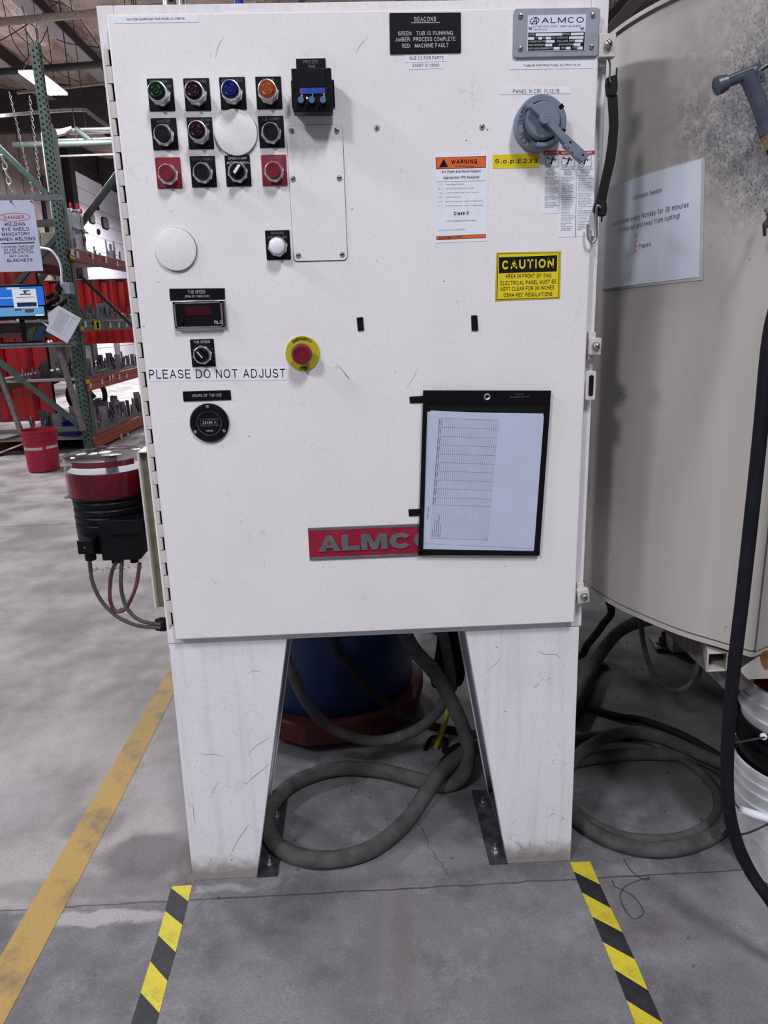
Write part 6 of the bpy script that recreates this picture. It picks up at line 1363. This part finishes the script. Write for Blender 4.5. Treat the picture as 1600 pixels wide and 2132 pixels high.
# blue bin and red bucket
P = [E6(u, v, 6.0) for u, v in ((107, 902), (127, 899), (128, 930), (108, 930))]
m = MB().use(M['binblue']); x0, x1 = -3.13, -2.98; z0_, z1_ = .16, .31
m.box(x0, x1, 6.35, 6.65, z0_, z0_+.006); m.box(x0, x0+.004, 6.35, 6.65, z0_, z1_); m.box(x1-.004, x1, 6.35, 6.65, z0_, z1_); m.box(x0, x1, 6.646, 6.65, z0_, z1_); m.box(x0, x1, 6.35, 6.354, z0_, z1_-.03); m.build('parts_bin', label='blue plastic parts bin on the lowest shelf behind the red bucket', cat='bin', smooth=False, bevel=.003)
bk = (on_z(81, 985, 0).x, on_z(81, 985, 0).y+.13)
rb = pail('red_bucket', bk, 0, .135, .155, .385, 'bucketred', 'raspberry red plastic bucket on the floor beside the rack', ((.29, .008), (.325, .007), (.36, .006)))
def onbucket(u0, u1, v, hgt, mat, name, dr=.002, lab=None):
    p = on_y(u0, v, bk[1]-.14); q = on_y(u1, v, bk[1]-.14); z = p.z; r_ = .135+.02*z/.385+dr
    a0 = math.asin(max(-1, min(1, (p.x-bk[0])/r_))); a1 = math.asin(max(-1, min(1, (q.x-bk[0])/r_))); m = MB().use(M[mat]); vs = []; fs = []
    for k in range(9):
        a = a0+(a1-a0)*k/8; vs += [(bk[0]+r_*math.sin(a), bk[1]-r_*math.cos(a), z-hgt/2), (bk[0]+r_*math.sin(a), bk[1]-r_*math.cos(a), z+hgt/2)]
    for k in range(8): fs.append((2*k, 2*k+2, 2*k+3, 2*k+1))
    m.add(vs, fs); o = m.build(name, rb, lab)
    return a0, a1, z, r_
a0, a1, z_, r_ = onbucket(47, 88, 936, .024, 'tagwhite', 'label_strip'); onbucket(94, 108, 933, .024, 'tagwhite', 'label_strip')
m = MB().use(M['ink']); fb = lambda p, q: V(bk[0]+(r_+.001)*math.sin(p), bk[1]-(r_+.001)*math.cos(p), q)
m.text('METAL CHIPS ONLY', (a0+.15, z_-.006), (a1-.08, z_-.006), (0, .012), fb, .0); m.build('lettering', rb, smooth=False)
m = MB().use(plain('bucket_print', rgb(96, 14, 34), .5)); f2 = lambda p, q: V(bk[0]+(.1425)*math.sin(p), bk[1]-(.1425)*math.cos(p), q)
vs = []; fs = []
for i in range(24):
    a = 2*math.pi*i/24; vs += [f2(-.55+.16*math.cos(a), .185+.024*math.sin(a)), f2(-.55+.12*math.cos(a), .185+.018*math.sin(a))]
for i in range(24): j = (i+1) % 24; fs.append((2*i, 2*j, 2*j+1, 2*i+1))
m.add(vs, fs); m.build('printed_emblem', rb, smooth=False)
m = MB().use(M['steel']); m.tube([V(bk[0]-.12, bk[1]-.10, .31), V(bk[0]-.115, bk[1]-.11, .27), V(bk[0]-.09, bk[1]-.125, .25), V(bk[0]-.075, bk[1]-.135, .30)], .0018, 6, 5); m.build('wire_handle', rb)

# workstation in front of the rack end
YD = 5.6
def D5(u, v, y=YD): return on_y(u, v, y)
dk = empty('computer_stand', D5(40, 900), 'grey steel computer stand in front of the rack end', 'stand')
bar('front_rail', D5(-40, 723), D5(156, 716), .020, 'greyframe', dk, 'light grey rail')
bar('rear_rail', D5(-40, 700, 5.95), D5(150, 697, 5.95), .015, 'rackdark', dk)
m = MB().use(M['darksteel']); a, b = D5(-40, 721), D5(150, 716); m.box(a.x, b.x, YD, YD+.42, a.z-.01, a.z); m.build('shelf_board', dk, smooth=False)
bar('leg', D5(120, 722, 5.7), D5(172, 897, 5.7), .022, 'tankframe', dk); bar('leg', D5(-12, 752, 5.7), D5(42, 900, 5.7), .02, 'tankframe', dk)
bar('top_arm', D5(-40, 412), D5(128, 410), .024, 'greyframe', dk, 'light grey arm holding the sign')
bar('mast', D5(-30, 400, 5.66), D5(-30, 800, 5.66), .02, 'greyframe', dk)
# sign
P = [D5(u, v, YD-.02) for u, v in ((-1, 418), (69, 416), (91, 564), (1, 569))]
xl, xr = D5(-12, 560, YD-.02).x, (P[1].x+P[2].x)/2; zt2, zb3 = P[1].z, P[2].z
m = MB().use(M['signwhite']); m.box(xl, xr, YD-.024, YD-.02, zb3, zt2); sg = m.build('danger_sign', label='white DANGER welding sign hanging above the monitor', cat='sign', smooth=False)
m = MB().use(M['ink']); ys = YD-.0245
def st(s, u0, u1, v, cap, bold=.02, mb=None):
    a, b, c_ = on_y(u0, v, ys), on_y(u1, v-.6, ys), on_y(u0, v-cap, ys); (mb or m).text(s, (a.x, a.z), (b.x, a.z), (0, c_.z-a.z), lambda p, q: V(p, ys, q), bold)
for s, u0, u1, v, cap in (('WELDING', 9.5, 53, 471, 7.5), ('EYE SHEILD', 4.5, 61, 481.5, 7.5), ('MANDATORY', 4.5, 63, 491.5, 7.5), ('WHEN WELDING', -1, 74, 502, 7.5), ('LOOKING THROUGH', 4, 71.5, 517, 5), ('AT ARC WITHOUT', 8.5, 69, 523, 5), ('EYE PROTECTION', 9.5, 70, 529, 5), ('MAY CAUSE', 20, 60, 536, 5), ('BLINDNESS', 15.5, 68, 545.5, 6.5)): st(s, u0, u1, v, cap)
a, b = on_y(2.5, 507, ys), on_y(72, 506, ys); m.box(a.x, b.x, ys, ys+.001, a.z-.004, a.z+.004); m.build('lettering', sg, smooth=False)
m = MB().use(M['dangerred']); st('DANGER', 8, 51, 456.5, 7.5, .02, m)
c_ = on_y(30, 452, ys); vs = []; fs = []; rx, rz = (on_y(63, 452, ys)-c_).x, .036
for i in range(32):
    a = 2*math.pi*i/32; vs += [c_+V(rx*math.cos(a), 0, rz*math.sin(a)), c_+V((rx-.006)*math.cos(a), 0, (rz-.005)*math.sin(a))]
for i in range(32): j = (i+1) % 32; fs.append((2*i, 2*i+1, 2*j+1, 2*j))
m.add(vs, fs); m.build('red_heading', sg, smooth=False)
for u in (22.5, 65.5):
    p = on_y(u, 419.5, ys); m = MB().use(M['darksteel']); m.cyl(p, p+V(0, -.006, 0), .009, 12); m.build('bolt', sg)
# monitor
C4 = [D5(u, v, YD-.02) for u, v in ((-30, 594), (86, 591), (98.5, 664), (-30, 671))]
x0, x1, z0, z1 = C4[0].x, (C4[1].x+C4[2].x)/2, C4[2].z, C4[1].z
x1 = D5(92, 630, YD-.02).x
mo = empty('monitor', ((x0+x1)/2, YD, z0-.1), 'black monitor showing a lake picture with a white window', 'monitor')
m = MB().use(M['black']); m.box(x0, x1, YD-.02, YD+.02, z0, z1); cs_ = m.build('casing', mo, bevel=.004)
m = MB().use(M['black']); m.box((x0+x1)/2-.02, (x0+x1)/2+.02, YD+.03, YD+.05, z0-.20, z0+.1); m.build('stand', mo, smooth=False)
def scq(u0, u1, v0, v1, mat, d, name, par=None):
    a, b = on_y((u0), v1, YD-.021), on_y(u1, v0, YD-.021); m = MB().use(M[mat]); m.box(a.x, b.x, YD-.0212-d, YD-.0205-d, a.z, b.z); return m.build(name, par, smooth=False)
sx0 = -26
scn = scq(sx0, 88.5, 596, 638, 's_sky', 0, 'screen', mo); scq(sx0, 91, 638, 660, 's_water', 0, 'screen', mo)
for u0, u1, v0, v1, mt, d in ((14, 40, 598, 603, 's_cloud', .001), (-5, 28, 619, 622, 's_cloud', .001), (30, 74, 601, 641, 's_win', .002), (48, 62, 604, 607, 's_navy', .003), (50, 55, 607, 611, 's_navy', .003), (42, 64, 611, 614, 's_navy', .003), (34, 72, 618, 620, 's_navy', .003), (36.5, 76, 629, 639, 's_navy', .003), (31, 45, 643, 647, 's_rock', .001), (53, 70, 643, 651, 's_rock', .001), (74, 91, 654, 658, 's_win', .002)):
    scq(u0, u1, v0, v1, mt, d, 'screen_image', scn)
p = on_y(37, 666, YD-.021); m = MB().use(M['engrave']); m.cyl(p, p+V(0, -.002, 0), .012, 16); m.build('badge', cs_)
# papers, electrical box, binders
def sheet(pts, y, lab, mat='paper'):
    P = [on_y(u, v, y) for u, v in pts]; m = MB().use(M[mat]); m.slab(P[::-1], (0, -.002, 0)); return m.build('paper_sheet', label=lab, cat='paper', smooth=False)
sheet(((122, 636), (99, 653), (102, 676), (86, 669), (98, 680), (110, 690), (140, 675)), YD-.01, 'white paper sheet behind, its corner at the monitor edge')
sheet(((163, 675), (148, 705), (138, 712), (150, 680)), YD-.01, 'white sheet corner poking out right of the list')
ps = sheet(((122, 636), (169.5, 663), (140.5, 714.5), (95, 688.5)), YD-.02, 'tilted printed list taped beside the monitor')
m = MB().use(M['greyink'])
A, B, D_ = on_y(122, 636, YD-.0225), on_y(169.5, 663, YD-.0225), on_y(95, 688.5, YD-.0225)
for k in range(15):
    b = .12+k*.05; a0_, a1_ = (.1, .9) if k == 0 else (.12, random.uniform(.5, .62)); p = A+(B-A)*a0_+(D_-A)*b; q = A+(B-A)*a1_+(D_-A)*b; n_ = (D_-A)*.010
    m.poly(p, q, q+n_, p+n_)
    if k: p = A+(B-A)*.68+(D_-A)*b; q = A+(B-A)*random.uniform(.7, .76)+(D_-A)*b; m.poly(p, q, q+n_, p+n_)
m.build('printing', ps, smooth=False)
P = [on_y(u, v, 6.1) for u, v in ((128, 589), (143, 587), (146, 612), (131, 610))]
m = MB().use(M['plategrey']); m.box(P[0].x, P[1].x+.02, 6.06, 6.18, P[2].z, P[0].z); eb = m.build('junction_box', label='small galvanised junction box on the green post', cat='box', bevel=.004)
m = MB().use(M['matblack']); a, b = on_y(118, 590, 6.08), on_y(130, 612, 6.08); m.box(a.x, b.x, 6.07, 6.16, b.z, a.z); m.cyl(V(a.x+.02, 6.05, (a.z+b.z)/2), V(a.x+.02, 6.12, (a.z+b.z)/2), .035, 14); m.build('socket', eb)
m = MB().use(M['white']); m.tube([on_y(84, 516, 6.15), on_y(104, 520, 6.12), on_y(119, 536, 6.12), on_y(127, 556, 6.12), on_y(129, 588, 6.12)], .012, 8, 6); m.build('white_conduit', label='white conduit curving down the post into the junction box', cat='conduit')
for pts, mt, lab in ((((48, 711), (62, 684), (78, 679), (68, 708)), 'binder_green', 'green folder leaning under the monitor'), (((68, 709), (82, 680), (97, 677), (86, 712)), 'binder_blue', 'blue folder leaning under the monitor')):
    P = [on_y(u, v, YD+.06) for u, v in pts]; m = MB().use(M[mt]); m.slab(P[::-1], (0, -.02, 0)); m.build('folder', label=lab, cat='folder', smooth=False)
a, b = D5(8, 716, YD+.05), D5(88, 712, YD+.05); m = MB().use(M['black']); m.box(a.x, b.x, YD+.02, YD+.14, a.z+.004, a.z+.02); kb = m.build('keyboard', label='black keyboard on the stand shelf', cat='keyboard', bevel=.003)
p = D5(103, 712, YD+.03); m = MB().use(M['chrome']); m.lathe([(.0004, .03), (.02, .026), (.03, .01), (.03, 0)], p+V(0, 0, -.01), n=16, cap=False); m.build('computer_mouse', label='shiny rounded mouse at the right end of the stand shelf', cat='mouse')
hose('cable_tangle', [on_y(98, 620, 5.7), on_y(112, 612, 5.75), on_y(120, 622, 5.7), on_y(104, 632, 5.72), on_y(96, 640, 5.7), on_y(118, 640, 5.8), on_y(136, 626, 5.9)], .022, 'matblack', 'thick black cable tangle right of the monitor', 'cable')
# chains
def chain(pts, y, r_, lab):
    P = [on_y(u, v, y) for u, v in pts]; m = MB().use(M['zinc']); tot = (P[-1]-P[0]).length; d = (P[-1]-P[0]).normalized(); n = int(tot/(r_*5)); e1_ = V(0, 1, 0).cross(d).normalized(); e2_ = d.cross(e1_)
    for i in range(n):
        c_ = P[0]+d*(i*r_*5); e_ = e1_ if i % 2 else e2_
        m.tube([c_+d*r_*3.2*math.cos(a)+e_*r_*1.7*math.sin(a) for a in [k*math.pi/3 for k in range(6)]], r_*.55, 4, 1, closed=True)
    m.build('chain', label=lab, cat='chain')
chain([(62, 205), (87, 415)], 8.5, .009, 'thin steel chain hanging just left of the post')
chain([(20, 195), (72, 415)], 9.5, .008, 'thin steel chain, left of the one beside the post')
chain([(-2, 300), (29, 418)], 7.5, .015, 'heavy steel chain at the left photo edge')
for u, lab in ((110, 'vertical'),):
    for k in range(3):
        a = on_y(128-6*k-26, 282+4*k, 12.5); m = MB().use(M['pipe']); m.tube([V(a.x, 12.5, 0), V(a.x, 12.5, a.z-.3), V(a.x+.08, 12.5, a.z), V(a.x+.4, 12.5, a.z+.1)], .035, 8, 5); m.build('riser_pipe', label='bent riser pipe standing behind the rack post, %s' % ('nearest the post', 'middle one', 'furthest left')[k], cat='pipe')
